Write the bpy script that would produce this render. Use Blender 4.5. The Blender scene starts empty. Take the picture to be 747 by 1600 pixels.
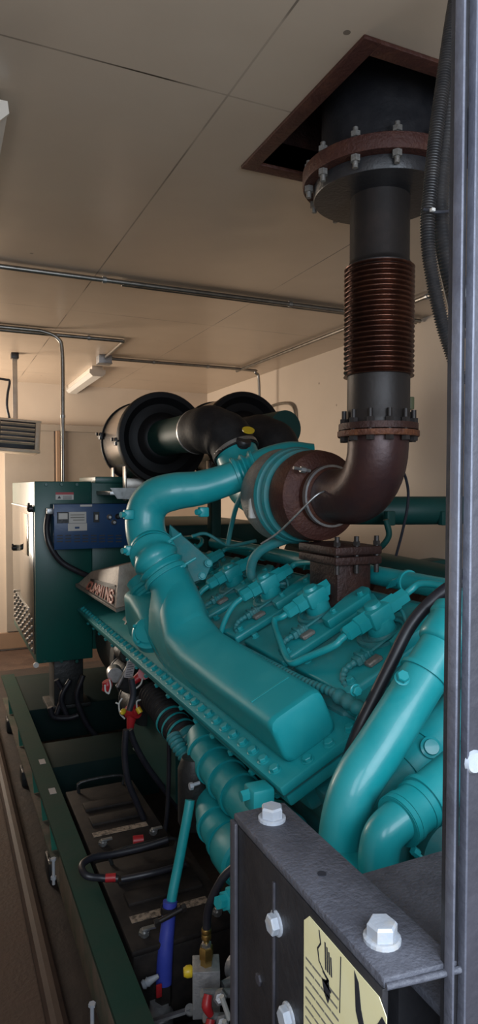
import bpy, bmesh, math, random
from mathutils import Vector, Matrix, Quaternion
random.seed(7)
C = bpy.context.scene.collection
SC = bpy.context.scene
R = math.radians

# ------------------------------------------------------------------ camera
TH, PT, F = R(24.4), R(-2.1), 1033.0
CAM = Vector((0, 0, 1.7))
FWD = Vector((math.sin(TH)*math.cos(PT), math.cos(TH)*math.cos(PT), math.sin(PT)))
RT = Vector((math.cos(TH), -math.sin(TH), 0))
UP = RT.cross(FWD)
cd = bpy.data.cameras.new('camera'); cam = bpy.data.objects.new('camera', cd); C.objects.link(cam)
cam.location = CAM; cam.rotation_euler = (R(90)+PT, 0, -TH)
cd.sensor_fit = 'VERTICAL'; cd.sensor_height = 36; cd.lens = 36*F/1600; cd.clip_start = 0.02
SC.camera = cam
# ------------------------------------------------------------------ world, light, exposure
w = bpy.data.worlds.new('sky'); SC.world = w; w.use_nodes = True
w.node_tree.nodes['Background'].inputs[0].default_value = (0.75, 0.85, 1.0, 1)
w.node_tree.nodes['Background'].inputs[1].default_value = 0.6
def area(name, loc, target, sx, sy, energy, col):
    l = bpy.data.lights.new(name, 'AREA'); l.shape = 'RECTANGLE'; l.size = sx; l.size_y = sy
    l.energy = energy; l.color = col
    o = bpy.data.objects.new(name, l); C.objects.link(o); o.location = loc
    o.rotation_euler = (Vector(target)-Vector(loc)).to_track_quat('-Z', 'Y').to_euler()
    return o
area('daylight_near_door', (0.35, -0.6, 1.95), (0.75, 1, 1.2), 2.1, 1.1, 58, (0.78, 0.88, 1.0))
area('daylight_side_door', (-0.9, 6.45, 1.75), (1.6, 6.3, 1.95), 1.2, 1.25, 95, (1.0, 0.86, 0.70))
SC.view_settings.view_transform = 'Standard'; SC.view_settings.look = 'None'
SC.view_settings.gamma = 1; SC.view_settings.use_curve_mapping = False
SC.view_settings.exposure = 0.22

# ------------------------------------------------------------------ measuring helpers (photo pixel -> place in the room)
def ray(px, py): return FWD + RT*((px-373.5)/F) + UP*((800-py)/F)
def aX(px, py, v): r = ray(px, py); return CAM + r*(v/r.x)
def aY(px, py, v): r = ray(px, py); return CAM + r*(v/r.y)
def aZ(px, py, v): r = ray(px, py); return CAM + r*((v-CAM.z)/r.z)

# ------------------------------------------------------------------ materials
MATS = {}
def mat(name, col, rough=0.5, metal=0.0, col2=None, scale=6.0, lo=0.4, hi=0.65, bump=0.0, bscale=40, coat=0.0, spec=0.5, detail=6, rvar=0.0):
    m = bpy.data.materials.new(name); m.use_nodes = True; MATS[name] = m
    nt = m.node_tree; N = nt.nodes; L = nt.links; b = N['Principled BSDF']
    b.inputs['Base Color'].default_value = (*col, 1); b.inputs['Roughness'].default_value = rough
    b.inputs['Metallic'].default_value = metal; b.inputs['Coat Weight'].default_value = coat
    b.inputs['Specular IOR Level'].default_value = spec
    g = N.new('ShaderNodeNewGeometry')
    if col2 is not None or rvar:
        n = N.new('ShaderNodeTexNoise'); n.inputs['Scale'].default_value = scale; n.inputs['Detail'].default_value = detail
        n.inputs['Roughness'].default_value = 0.65
        L.new(g.outputs['Position'], n.inputs['Vector'])
        if col2 is not None:
            r = N.new('ShaderNodeValToRGB'); r.color_ramp.elements[0].position = lo; r.color_ramp.elements[1].position = hi
            r.color_ramp.elements[0].color = (*col, 1); r.color_ramp.elements[1].color = (*col2, 1)
            L.new(n.outputs['Fac'], r.inputs['Fac']); L.new(r.outputs['Color'], b.inputs['Base Color'])
        if rvar:
            mr = N.new('ShaderNodeMapRange'); mr.inputs[1].default_value = .3; mr.inputs[2].default_value = .7
            mr.inputs[3].default_value = rough; mr.inputs[4].default_value = rough+rvar
            L.new(n.outputs['Fac'], mr.inputs[0]); L.new(mr.outputs[0], b.inputs['Roughness'])
    if bump:
        n2 = N.new('ShaderNodeTexNoise'); n2.inputs['Scale'].default_value = bscale; n2.inputs['Detail'].default_value = 4
        L.new(g.outputs['Position'], n2.inputs['Vector'])
        bp = N.new('ShaderNodeBump'); bp.inputs['Strength'].default_value = bump; bp.inputs['Distance'].default_value = 0.01
        L.new(n2.outputs['Fac'], bp.inputs['Height']); L.new(bp.outputs['Normal'], b.inputs['Normal'])
    return m
TEAL = mat('teal_engine_paint', (0.008, 0.275, 0.30), 0.3, 0, (0.025, 0.32, 0.34), 9, .42, .8, bump=.05, bscale=30, coat=.15, rvar=.18)
TEALD = mat('dusty_teal_paint', (0.014, 0.19, 0.205), 0.45, 0, (0.07, 0.195, 0.20), 16, .45, .7, bump=.12, bscale=50, rvar=.2)
TEALM = mat('satin_teal_casting', (0.008, 0.255, 0.28), 0.42, 0, (0.025, 0.29, 0.305), 7, .42, .8, bump=.05, bscale=30, spec=.32, rvar=.12)
DGREEN = mat('dark_green_and_shaded_teal', (0.004, 0.045, 0.040), 0.5, 0, (0.006, 0.038, 0.034), 5, bump=.03, bscale=60, spec=.3)  # dark green parts, and right-side teal with shade put into the colour
CABG = mat('cabinet_green_paint', (0.004, 0.075, 0.060), 0.35, 0, (0.006, 0.065, 0.055), 4, bump=.03, bscale=8)
CABDOOR = mat('glossy_cabinet_door_paint', (0.030, 0.040, 0.036), 0.2, 0, bump=.25, bscale=5, coat=.25, spec=.35)
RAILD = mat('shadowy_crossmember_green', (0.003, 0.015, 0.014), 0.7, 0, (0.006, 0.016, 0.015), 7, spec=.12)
RAILG = mat('dull_rail_green', (0.008, 0.040, 0.028), 0.7, 0, (0.018, 0.040, 0.029), 7, .4, .7, bump=.1, bscale=60, spec=.2)
GUSSET = mat('door_lit_gusset_green', (0.02, 0.17, 0.12), 0.5, 0, (0.03, 0.15, 0.11), 20)  # rail green lightened: light from the doorway put into the colour
WEBD = mat('rail_web_dirt', (0.13, 0.105, 0.085), 0.75, 0, (0.07, 0.08, 0.06), 8, .4, .6, bump=.1, spec=.2)
RUST = mat('rusted_iron', (0.055, 0.016, 0.011), 0.62, .25, (0.10, 0.035, 0.018), 14, .45, .75, bump=.4, bscale=90)
RUSTD = mat('dark_rusted_iron', (0.030, 0.012, 0.010), 0.55, .35, (0.06, 0.022, 0.014), 9, .45, .75, bump=.35, bscale=90)
RUSTO = mat('orange_rust_flange', (0.09, 0.030, 0.016), 0.6, .3, (0.19, 0.065, 0.022), 18, .5, .75, bump=.5, bscale=80)
BELLOWM = mat('heat_tinted_bellows_steel', (0.13, 0.055, 0.035), 0.30, .9, (0.06, 0.028, 0.022), 6, bump=.15, bscale=60)
PIPED = mat('dark_pipe_steel', (0.026, 0.022, 0.021), 0.5, .4, (0.045, 0.033, 0.03), 8, .5, .8, bump=.08, bscale=60)
BLACK = mat('black_steel_paint', (0.016, 0.016, 0.019), 0.38, .1, (0.028, 0.027, 0.03), 12, bump=.12, bscale=90)
DUSTY = mat('dusty_black_steel', (0.05, 0.052, 0.066), 0.6, 0, (0.095, 0.098, 0.12), 25, .35, .75, bump=.3, bscale=180)
POSTM = mat('scuffed_black_post', (0.035, 0.034, 0.042), 0.5, .1, (0.07, 0.066, 0.08), 5, .4, .7, bump=.15, bscale=60)
EDGEM = mat('worn_lit_grey_edge', (0.075, 0.077, 0.10), 0.5, .2, (0.15, 0.155, 0.19), 7, .4, .7, bump=.2, bscale=60)  # worn edge, also lightened for contrast that the frontal light lacks
CAPB = mat('air_cleaner_black', (0.005, 0.005, 0.006), 0.5, 0, bump=.05, bscale=10, spec=.18)
RUBBER = mat('black_rubber', (0.012, 0.011, 0.012), 0.62, 0, (0.022, 0.020, 0.020), 15, bump=.15, bscale=70, spec=.25)
CABLE = mat('black_cable_jacket', (0.012, 0.012, 0.018), 0.42, 0, (0.02, 0.02, 0.026), 15)
LOOM = mat('black_loom_plastic', (0.022, 0.021, 0.022), 0.38, 0, (0.04, 0.035, 0.033), 20)
STEEL = mat('brushed_cleaner_shell', (0.26, 0.24, 0.23), 0.25, 1, (0.22, 0.20, 0.19), 3, bump=.06, bscale=4)
ZINC = mat('zinc_plated_steel', (0.42, 0.42, 0.42), 0.38, .85, (0.30, 0.30, 0.30), 30, bump=.1)
CONDUIT = mat('galvanised_conduit', (0.30, 0.28, 0.25), 0.36, .85, (0.22, 0.20, 0.18), 20)
GALV = mat('pale_bolt_coating', (0.38, 0.41, 0.46), 0.5, .15, (0.48, 0.44, 0.38), 40, .5, .75, bump=.2)
ALU = mat('cast_aluminium', (0.26, 0.25, 0.235), 0.5, .5, (0.20, 0.185, 0.17), 20, bump=.3, bscale=120)
ALUB = mat('raw_aluminium_block', (0.38, 0.38, 0.39), 0.48, .6, (0.28, 0.28, 0.29), 30, bump=.2, bscale=100)
PLATE = mat('bare_name_plate', (0.40, 0.34, 0.29), 0.5, .1, (0.30, 0.25, 0.21), 22, bump=.2, bscale=80)
LETTER = mat('salmon_letter_paint', (0.50, 0.17, 0.12), 0.5)
DARKL = mat('dark_plate_recess', (0.03, 0.025, 0.022), 0.6)
BRASS = mat('brass', (0.55, 0.36, 0.12), 0.3, .95, (0.45, 0.28, 0.09), 40)
BLUE = mat('charger_blue_paint', (0.006, 0.050, 0.155), 0.38, 0, (0.008, 0.045, 0.135), 8, bump=.05, bscale=60)
BLUEH = mat('blue_silicone_hose', (0.035, 0.055, 0.36), 0.45, 0, (0.05, 0.07, 0.40), 20, bump=.1)
RED = mat('red_rubber_boot', (0.36, 0.015, 0.02), 0.42)
YEL = mat('yellow_plastic', (0.60, 0.42, 0.02), 0.4)
WHITE = mat('white_label', (0.55, 0.53, 0.50), 0.5)
TAGW = mat('grey_white_tag', (0.36, 0.34, 0.34), 0.5)
CREAM = mat('pale_yellow_sticker', (0.80, 0.73, 0.42), 0.4, 0, (0.82, 0.76, 0.47), 20)
INK = mat('dark_ink', (0.02, 0.022, 0.03), 0.5)
INKG = mat('grey_ink', (0.18, 0.17, 0.14), 0.5)
GREYW = mat('white_wire', (0.48, 0.48, 0.46), 0.5)
FIXT = mat('white_fixture_enamel', (0.58, 0.52, 0.45), 0.4)
LENS = mat('fixture_lens', (0.62, 0.60, 0.56), 0.25)
HEATM = mat('heater_enamel', (0.66, 0.56, 0.44), 0.4, 0, (0.56, 0.46, 0.36), 12)
DBAT = mat('battery_case', (0.014, 0.012, 0.012), 0.65, 0, (0.028, 0.022, 0.019), 14, bump=.1, spec=.2)
TAN = mat('worn_battery_label', (0.30, 0.235, 0.18), 0.6, 0, (0.06, 0.045, 0.035), 60, .45, .6)
GLASSD = mat('dark_instrument_window', (0.004, 0.04, 0.035), 0.08, 0, coat=1)
GSKT = mat('painted_gasket_edge', (0.008, 0.09, 0.095), 0.7)
BLKBLK = mat('grimy_black_iron', (0.012, 0.013, 0.014), 0.5, .1, (0.02, 0.022, 0.022), 9, bump=.3)
FLOORM = mat('brown_floor_plate', (0.042, 0.023, 0.016), 0.6, 0, (0.085, 0.048, 0.031), 3.2, .35, .7, bump=.35, bscale=60, rvar=.2)
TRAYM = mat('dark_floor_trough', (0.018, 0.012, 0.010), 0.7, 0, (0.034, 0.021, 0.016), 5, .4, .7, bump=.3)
RIDGE = mat('worn_floor_lip', (0.040, 0.023, 0.017), 0.6, 0, (0.07, 0.04, 0.028), 5, .4, .7)
BASEM = mat('tan_baseboard', (0.24, 0.155, 0.10), 0.5)
DOORP = mat('taupe_door_panel', (0.29, 0.245, 0.20), 0.45, 0, (0.26, 0.22, 0.18), 3, bump=.06, bscale=4)

def sheet(name, c1, c2, rough, spec, seams_x=(), seams_y=(), bump=.25, bscale=1.6, specks=False):
    """painted metal sheeting; the joints between the sheets are fine broken lines"""
    m = mat(name, c1, rough, 0, c2, 1.3, .35, .7, spec=spec)
    nt = m.node_tree; N = nt.nodes; L = nt.links; b = N['Principled BSDF']
    g = [n for n in N if n.type == 'NEW_GEOMETRY'][0]
    sep = N.new('ShaderNodeSeparateXYZ'); L.new(g.outputs['Position'], sep.inputs[0])
    nz = N.new('ShaderNodeTexNoise'); nz.inputs['Scale'].default_value = 2.3; nz.inputs['Detail'].default_value = 3
    L.new(g.outputs['Position'], nz.inputs['Vector'])
    gate = N.new('ShaderNodeMapRange'); gate.inputs[1].default_value = .42; gate.inputs[2].default_value = .62
    gate.inputs[3].default_value = .25; gate.inputs[4].default_value = 1.0; L.new(nz.outputs['Fac'], gate.inputs[0])
    tot = None
    def M(op, a, bb):
        n = N.new('ShaderNodeMath'); n.operation = op
        for i, v in enumerate((a, bb)):
            if v is None: continue
            if isinstance(v, (int, float)): n.inputs[i].default_value = v
            else: L.new(v, n.inputs[i])
        return n.outputs[0]
    for ax, vals in ((0, seams_x), (1, seams_y)):
        for v in vals:
            d = M('ABSOLUTE', M('SUBTRACT', sep.outputs[ax], v), None)
            k = M('LESS_THAN', d, 0.0030)
            tot = k if tot is None else M('MAXIMUM', tot, k)
    if specks:
        vo = N.new('ShaderNodeTexVoronoi'); vo.inputs['Scale'].default_value = 3.2; L.new(g.outputs['Position'], vo.inputs['Vector'])
        k = M('MULTIPLY', M('LESS_THAN', vo.outputs['Distance'], .03), 1.0)
        tot = k if tot is None else M('MAXIMUM', tot, k)
    src = b.inputs['Base Color'].links[0].from_socket
    if tot is not None:
        f = M('MULTIPLY', tot, gate.outputs[0])
        mx = N.new('ShaderNodeMix'); mx.data_type = 'RGBA'
        L.new(f, mx.inputs[0]); L.new(src, mx.inputs[6]); mx.inputs[7].default_value = (0.05, 0.035, 0.025, 1)
        L.new(mx.outputs[2], b.inputs['Base Color'])
    n2 = N.new('ShaderNodeTexNoise'); n2.inputs['Scale'].default_value = bscale; n2.inputs['Detail'].default_value = 2
    L.new(g.outputs['Position'], n2.inputs['Vector'])
    bp = N.new('ShaderNodeBump'); bp.inputs['Strength'].default_value = bump; bp.inputs['Distance'].default_value = 0.1
    L.new(n2.outputs['Fac'], bp.inputs['Height']); L.new(bp.outputs['Normal'], b.inputs['Normal'])
    return m
CEILM = sheet('ceiling_sheet_paint', (0.44, 0.345, 0.262), (0.48, 0.38, 0.29), 0.30, .6, (0.755, 1.71), (1.74, 4.2, 6.6), bump=.10, bscale=2.2, specks=True)
WALLM = sheet('wall_sheet_paint', (0.52, 0.43, 0.345), (0.56, 0.465, 0.375), 0.42, .4, (), (), bump=.08, bscale=2, specks=True)

# ------------------------------------------------------------------ mesh helpers
WL = {}
def link(o, parent, loc):
    C.objects.link(o); WL[o.name] = Vector(loc)
    if parent is not None:
        o.parent = parent; o.location = Vector(loc)-WL[parent.name]
    else: o.location = loc
def obj(name, bm, material, parent=None, smooth=True, ang=38, label=None):
    bmesh.ops.recalc_face_normals(bm, faces=bm.faces)
    if smooth:
        for f in bm.faces: f.smooth = True
        for e in bm.edges:
            if len(e.link_faces) == 2 and e.calc_face_angle(0) > R(ang): e.smooth = False
    xs = [v.co for v in bm.verts]
    lo = Vector((min(v.x for v in xs), min(v.y for v in xs), min(v.z for v in xs)))
    hi = Vector((max(v.x for v in xs), max(v.y for v in xs), max(v.z for v in xs)))
    c = Vector(((lo.x+hi.x)/2, (lo.y+hi.y)/2, lo.z))
    bmesh.ops.translate(bm, verts=bm.verts, vec=-c)
    me = bpy.data.meshes.new(name); bm.to_mesh(me); bm.free()
    for mm in (material if isinstance(material, (list, tuple)) else [material]): me.materials.append(mm)
    o = bpy.data.objects.new(name, me); link(o, parent, c)
    if label: o['label'] = label
    return o
def tag(o, label, cat, group=None):
    o['label'] = label; o['category'] = cat
    if group: o['group'] = group
    return o
def thing(name, label, cat, loc, group=None):
    o = bpy.data.objects.new(name, None); o.empty_display_size = .1; link(o, None, loc)
    return tag(o, label, cat, group)
def struct(name, bm, m, smooth=False):
    o = obj(name, bm, m, None, smooth); o['kind'] = 'structure'; return o
def nb(): return bmesh.new()
def box(bm, x0, x1, y0, y1, z0, z1, bev=0.0, seg=2, M=None):
    r = bmesh.ops.create_cube(bm, size=1); vs = r['verts']
    for v in vs: v.co = Vector((x0+(v.co.x+.5)*(x1-x0), y0+(v.co.y+.5)*(y1-y0), z0+(v.co.z+.5)*(z1-z0)))
    if bev:
        es = list({e for v in vs for e in v.link_edges})
        rr = bmesh.ops.bevel(bm, geom=es, offset=bev, segments=seg, affect='EDGES', profile=.5)
        vs = list({v for f in rr['faces'] for v in f.verts} | {v for v in vs if v.is_valid})
    if M is not None:
        for v in vs: v.co = M @ v.co
    return bm
def frame(origin, zdir, xhint=(1, 0, 0)):
    z = Vector(zdir).normalized(); x = Vector(xhint); x = x-z*x.dot(z)
    if x.length < 1e-4: x = Vector((0, 1, 0)); x = x-z*x.dot(z)
    x.normalize(); y = z.cross(x)
    return Matrix(((x.x, y.x, z.x, origin[0]), (x.y, y.y, z.y, origin[1]), (x.z, y.z, z.z, origin[2]), (0, 0, 0, 1)))
def lathe(bm, prof, origin, axis, seg=40, caps=True):
    M = frame(origin, axis); rings = []
    for r, h in prof:
        rings.append([bm.verts.new(M @ Vector((r*math.cos(2*math.pi*i/seg), r*math.sin(2*math.pi*i/seg), h))) for i in range(seg)])
    skin(bm, rings, caps); return bm
def skin(bm, rings, caps=True):
    n = len(rings[0])
    for a, b in zip(rings, rings[1:]):
        for i in range(n):
            bm.faces.new((a[i], a[(i+1) % n], b[(i+1) % n], b[i]))
    if caps:
        bm.faces.new(rings[0][::-1]); bm.faces.new(rings[-1])
def smoothpath(pts, n=10):
    P = [Vector(p) for p in pts]
    if len(P) < 3: return P
    Q = [P[0]*2-P[1]]+P+[P[-1]*2-P[-2]]; out = []
    for i in range(1, len(Q)-2):
        a, b, c, d = Q[i-1:i+3]
        for k in range(n):
            t = k/n
            out.append(.5*((2*b)+(c-a)*t+(2*a-5*b+4*c-d)*t*t+(3*b-a-3*c+d)*t**3))
    out.append(P[-1]); return out
def tube(bm, pts, r, seg=16, n=8, sm=True, rib=0, amp=0.0, p=2, caps=True):
    """round tube along a path; r is a number or one per control point; rib = rings per metre"""
    P = smoothpath(pts, n) if sm else [Vector(q) for q in pts]
    if rib:
        L = [0]
        for a, b in zip(P, P[1:]): L.append(L[-1]+(b-a).length)
        cnt = max(8, int(L[-1]*rib*6)); Q = []
        for i in range(cnt+1):
            s = L[-1]*i/cnt; k = max(j for j in range(len(L)) if L[j] <= s+1e-9); k = min(k, len(P)-2)
            Q.append((P[k].lerp(P[k+1], (s-L[k])/max(1e-9, L[k+1]-L[k])), s))
        P = [q[0] for q in Q]; S = [q[1] for q in Q]
    else: S = [0]*len(P)
    N = len(P); T = [(P[min(i+1, N-1)]-P[max(i-1, 0)]).normalized() for i in range(N)]
    u = T[0].orthogonal().normalized(); rings = []
    for i in range(N):
        if i: u = T[i-1].rotation_difference(T[i]) @ u
        u = (u-T[i]*u.dot(T[i])).normalized(); v = T[i].cross(u)
        if isinstance(r, (int, float)): rr = r
        else:
            t = i/(N-1)*(len(r)-1); k = min(int(t), len(r)-2); rr = r[k]+(r[k+1]-r[k])*(t-k)
        if rib: rr += amp*math.sin(2*math.pi*rib*S[i])
        rings.append([bm.verts.new(P[i]+(u*math.cos(a)+v*math.sin(a))*rr) for a in (2*math.pi*j/seg for j in range(seg))])
    skin(bm, rings, caps); return bm
def prism(bm, pts, vec):
    a = [bm.verts.new(Vector(p)) for p in pts]; b = [bm.verts.new(Vector(p)+Vector(vec)) for p in pts]
    n = len(a); bm.faces.new(a[::-1]); bm.faces.new(b)
    for i in range(n): bm.faces.new((a[i], a[(i+1) % n], b[(i+1) % n], b[i]))
    return bm
def bevall(bm, off, seg=2):
    bmesh.ops.bevel(bm, geom=list(bm.edges), offset=off, segments=seg, affect='EDGES', profile=.5); return bm
def superring(bm, c, a, b, ha, hb, p, seg=40):
    out = []
    for i in range(seg):
        t = 2*math.pi*i/seg; ct, st = math.cos(t), math.sin(t)
        k = (abs(ct)**p+abs(st)**p)**(-1/p)
        out.append(bm.verts.new(Vector(c)+Vector(a)*(ha*ct*k)+Vector(b)*(hb*st*k)))
    return out
BOLTME = {}
def bolt(parent, p, d, r=.012, h=.010, m=TEAL, washer=True, name='bolt', label=None):
    """hexagonal bolt head on its washer, facing d"""
    key = (round(r, 4), round(h, 4), m.name, washer)
    if key not in BOLTME:
        bm = nb()
        if washer: lathe(bm, [(r*1.22, 0), (r*1.22, h*.18), (r*1.08, h*.24)], (0, 0, 0), (0, 0, 1), 20)
        pr = [(r*.98, 0), (r, h*.85), (r*.86, h)]
        rings = [[bm.verts.new((q*math.cos(a), q*math.sin(a), z)) for a in (math.pi*k/3 for k in range(6))] for q, z in pr]
        skin(bm, rings)
        bmesh.ops.recalc_face_normals(bm, faces=bm.faces)
        me = bpy.data.meshes.new('bolt'); bm.to_mesh(me); bm.free(); me.materials.append(m); BOLTME[key] = me
    o = bpy.data.objects.new(name, BOLTME[key]); link(o, parent, Vector(p))
    q = Vector(d).to_track_quat('Z', 'Y'); o.rotation_mode = 'QUATERNION'; o.rotation_quaternion = q @ Quaternion((0, 0, 1), random.uniform(0, 1))
    if label: o['label'] = label
    return o
def copy_tree(o, parent=None, dv=Vector((0, 0, 0))):
    c = o.copy(); C.objects.link(c)
    if parent is not None: c.parent = parent
    else: c.location = o.location+dv
    for ch in list(o.children): copy_tree(ch, c)
    return c
def ring(bm, c, ax, r, w=.012, t=.006, seg=36):
    """band round a pipe"""
    lathe(bm, [(r, -w/2), (r+t, -w/2), (r+t, w/2), (r, w/2)], c, ax, seg, False); return bm

# ------------------------------------------------------------------ room shell
CZ = 2.8; XW = 2.88; YF = 7.25; XL = -0.85; YN = -0.53
b = nb(); box(b, XL-.1, XW+.1, YN-.1, YF+.1, -.12, 0); struct('floor', b, FLOORM)
# ceiling with the square exhaust opening
OX0, OX1, OY0, OY1 = 0.985, 1.63, 1.40, 2.06
b = nb()
box(b, XL-.1, OX0, YN-.1, YF+.1, CZ, CZ+.09); box(b, OX1, XW+.1, YN-.1, YF+.1, CZ, CZ+.09)
box(b, OX0, OX1, YN-.1, OY0, CZ, CZ+.09); box(b, OX0, OX1, OY1, YF+.1, CZ, CZ+.09)
struct('ceiling', b, CEILM)
b = nb(); box(b, XW, XW+.1, YN-.1, YF+.1, 0, CZ); struct('wall_right', b, WALLM)
b = nb(); box(b, XL-.1, XW+.1, YF, YF+.1, 0, CZ); struct('wall_far', b, WALLM)
b = nb()                                                     # left wall with a high open door near the far end, out of the frame
box(b, XL-.1, XL, YN-.1, 5.8, 0, CZ); box(b, XL-.1, XL, 7.1, YF+.1, 0, CZ); box(b, XL-.1, XL, 5.8, 7.1, 2.45, CZ); box(b, XL-.1, XL, 5.8, 7.1, 0, 1.05); struct('wall_left', b, WALLM)
b = nb()                                                     # unseen near wall with the daylight opening; solid sill added to shade the floor
box(b, XL-.1, -.7, YN-.1, YN, 0, CZ); box(b, 1.45, XW+.1, YN-.1, YN, 0, CZ)
box(b, -.7, 1.45, YN-.1, YN, 2.6, CZ); box(b, -.7, 1.45, YN-.1, YN, 0, 1.1); struct('wall_near', b, WALLM)
b = nb(); box(b, XL, XW, YF-.03, YF, 0.02, .19, .004); struct('baseboard_far', b, BASEM)
# far double door: lintel, leaves and posts
b = nb(); box(b, .55, 2.0, YF-.06, YF, 2.30, 2.37, .004); struct('trim_1', b, DOORP)
b = nb(); box(b, .62, 1.12, YF-.035, YF-.001, .20, 2.30, .003); struct('door_1', b, DOORP)
b = nb(); box(b, 1.22, 2.0, YF-.035, YF-.001, .20, 2.30, .003); struct('door_2', b, DOORP)
b = nb(); box(b, 1.135, 1.175, YF-.09, YF, .20, 2.30, .004); box(b, 1.178, 1.20, YF-.05, YF, .20, 2.30); struct('trim_2', b, BASEM)
# lip of the floor trough beside the generator base
b = nb(); tube(b, [(.315, .2, .02), (.315, 3, .02), (.315, 6.4, .02)], .035, 12, 2); struct('trim_3', b, RIDGE)
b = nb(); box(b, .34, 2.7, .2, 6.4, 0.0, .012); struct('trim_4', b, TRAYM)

# rusty frame of the roof opening and the black box above
t = thing('exhaust_roof_opening', 'square rust-edged roof opening round the exhaust pipe', 'roof opening', ((OX0+OX1)/2, (OY0+OY1)/2, CZ))
b = nb(); w_ = .05; z0 = CZ-.012; z1 = CZ-.001
box(b, OX0-.03, OX0+w_-.03, OY0-.03, OY1+.03, z0, z1, .002); box(b, OX1-w_+.03, OX1+.03, OY0-.03, OY1+.03, z0, z1, .002)
box(b, OX0+w_-.03, OX1-w_+.03, OY0-.03, OY0+w_-.03, z0, z1, .002); box(b, OX0+w_-.03, OX1-w_+.03, OY1-w_+.03, OY1+.03, z0, z1, .002)
obj('opening_frame', b, RUST, t)
b = nb(); h1 = CZ+.34
box(b, OX0-.01, OX0, OY0, OY1, CZ, h1); box(b, OX1, OX1+.01, OY0, OY1, CZ, h1)
box(b, OX0, OX1, OY0-.01, OY0, CZ, h1); box(b, OX0, OX1, OY1, OY1+.01, CZ, h1); box(b, OX0-.01, OX1+.01, OY0-.01, OY1+.01, h1, h1+.01)
obj('opening_lining', b, RUSTD, t)
b = nb(); prism(b, [(OX0+.004, OY0+.25, CZ+.02), (OX0+.004, OY1-.03, CZ+.02), (OX0+.004, OY1-.03, CZ+.17), (OX0+.004, OY0+.40, CZ+.16)], (.003, 0, 0))
obj('patch_panel', b, ALU, t, label='pale grey sheet patch on the lining')

# ------------------------------------------------------------------ generator base frame
base = thing('generator_base_frame', 'long dark green steel skid rail frame on the floor under the generator', 'base frame', (1.6, 3.2, .1))
b = nb(); prism(b, [(.387, .25, .335), (.475, .25, .335), (.475, 5.0, .335), (.387, 5.0, .335)], (0, 0, .016)); obj('top_flange', b, RAILG, base)
b = nb(); box(b, .391, .398, .25, 2.50, .185, .335, .001); box(b, .432, .445, 2.48, 5.0, .185, .335); obj('web', b, WEBD, base, label='dirt-streaked web under the rail flange')
b = nb(); box(b, .395, .475, .25, 5.0, .17, .185); obj('bottom_flange', b, WEBD, base)
for y in (2.51, 2.78, 3.05, 3.35, 4.0, 4.6):
    b = nb(); prism(b, [(.396, y, .33), (.432, y, .33), (.432, y, .19), (.405, y, .19)], (0, .012, 0)); obj('gusset', b, GUSSET, base)
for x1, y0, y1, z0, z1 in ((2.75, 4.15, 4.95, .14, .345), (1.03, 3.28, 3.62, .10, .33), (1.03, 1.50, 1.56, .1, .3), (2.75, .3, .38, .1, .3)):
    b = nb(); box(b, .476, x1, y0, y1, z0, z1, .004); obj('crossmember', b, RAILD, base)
b = nb(); box(b, 2.755, 2.84, .25, 5.0, .17, .351, .003); obj('far_rail', b, RAILG, base)
for y in (.9, 1.75, 2.9, 3.9, 4.8):
    b = nb(); box(b, .40, .52, y-.06, y+.06, .0125, .10, .008); lathe(b, [(.05, .10), (.045, .135), (.05, .169)], (.455, y, 0), (0, 0, 1), 18)
    mnt = obj('isolator_foot', b, BLKBLK, base); bolt(mnt, (.415, y-.03, .10), (0, 0, 1), .010, .012, ZINC)
for px, py in ((66, 1190), (82, 1236)):
    p = aZ(px, py, .3515); b = nb(); box(b, p.x-.014, p.x+.014, p.y-.03, p.y+.03, .3512, .3525); obj('rail_label', b, TAGW, base, label='small pale label on the rail')
for px, py, pz in ((92, 1360, .22), (155, 1592, .22)):
    p = aX(px, py, .400); b = nb(); lathe(b, [(.006, 0), (.006, .10)], (p.x-.02, p.y, p.z-.05), (0, 0, 1), 12)
    lathe(b, [(.011, .0), (.011, .012)], (p.x-.02, p.y, p.z-.03), (0, 0, 1), 6); lathe(b, [(.011, .0), (.011, .008)], (p.x-.02, p.y, p.z+.045), (0, 0, 1), 6)
    obj('jacking_bolt', b, GALV, base, label='pale jacking bolt in front of the web')

# ------------------------------------------------------------------ engine frame of reference
ca, sa = math.cos(R(25.5)), math.sin(R(25.5))
SD = Vector((ca, 0, sa)); ND = Vector((-sa, 0, ca)); YD = Vector((0, 1, 0)); P0 = Vector((.793, 0, .997))
def B(s, y, n): return P0+SD*s+ND*n+YD*y
def aB(px, py, n):   # pixel -> point on the plane n metres above the manifold plane
    r = ray(px, py); return CAM + r*((n-(CAM-P0).dot(ND))/r.dot(ND))
BM = Matrix(((SD.x, 0, ND.x, P0.x), (0, 1, 0, 0), (SD.z, 0, ND.z, P0.z), (0, 0, 0, 1)))
eng = thing('diesel_engine', 'large teal-painted V diesel engine filling the middle of the room', 'engine', (1.55, 2.6, .1))

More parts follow.
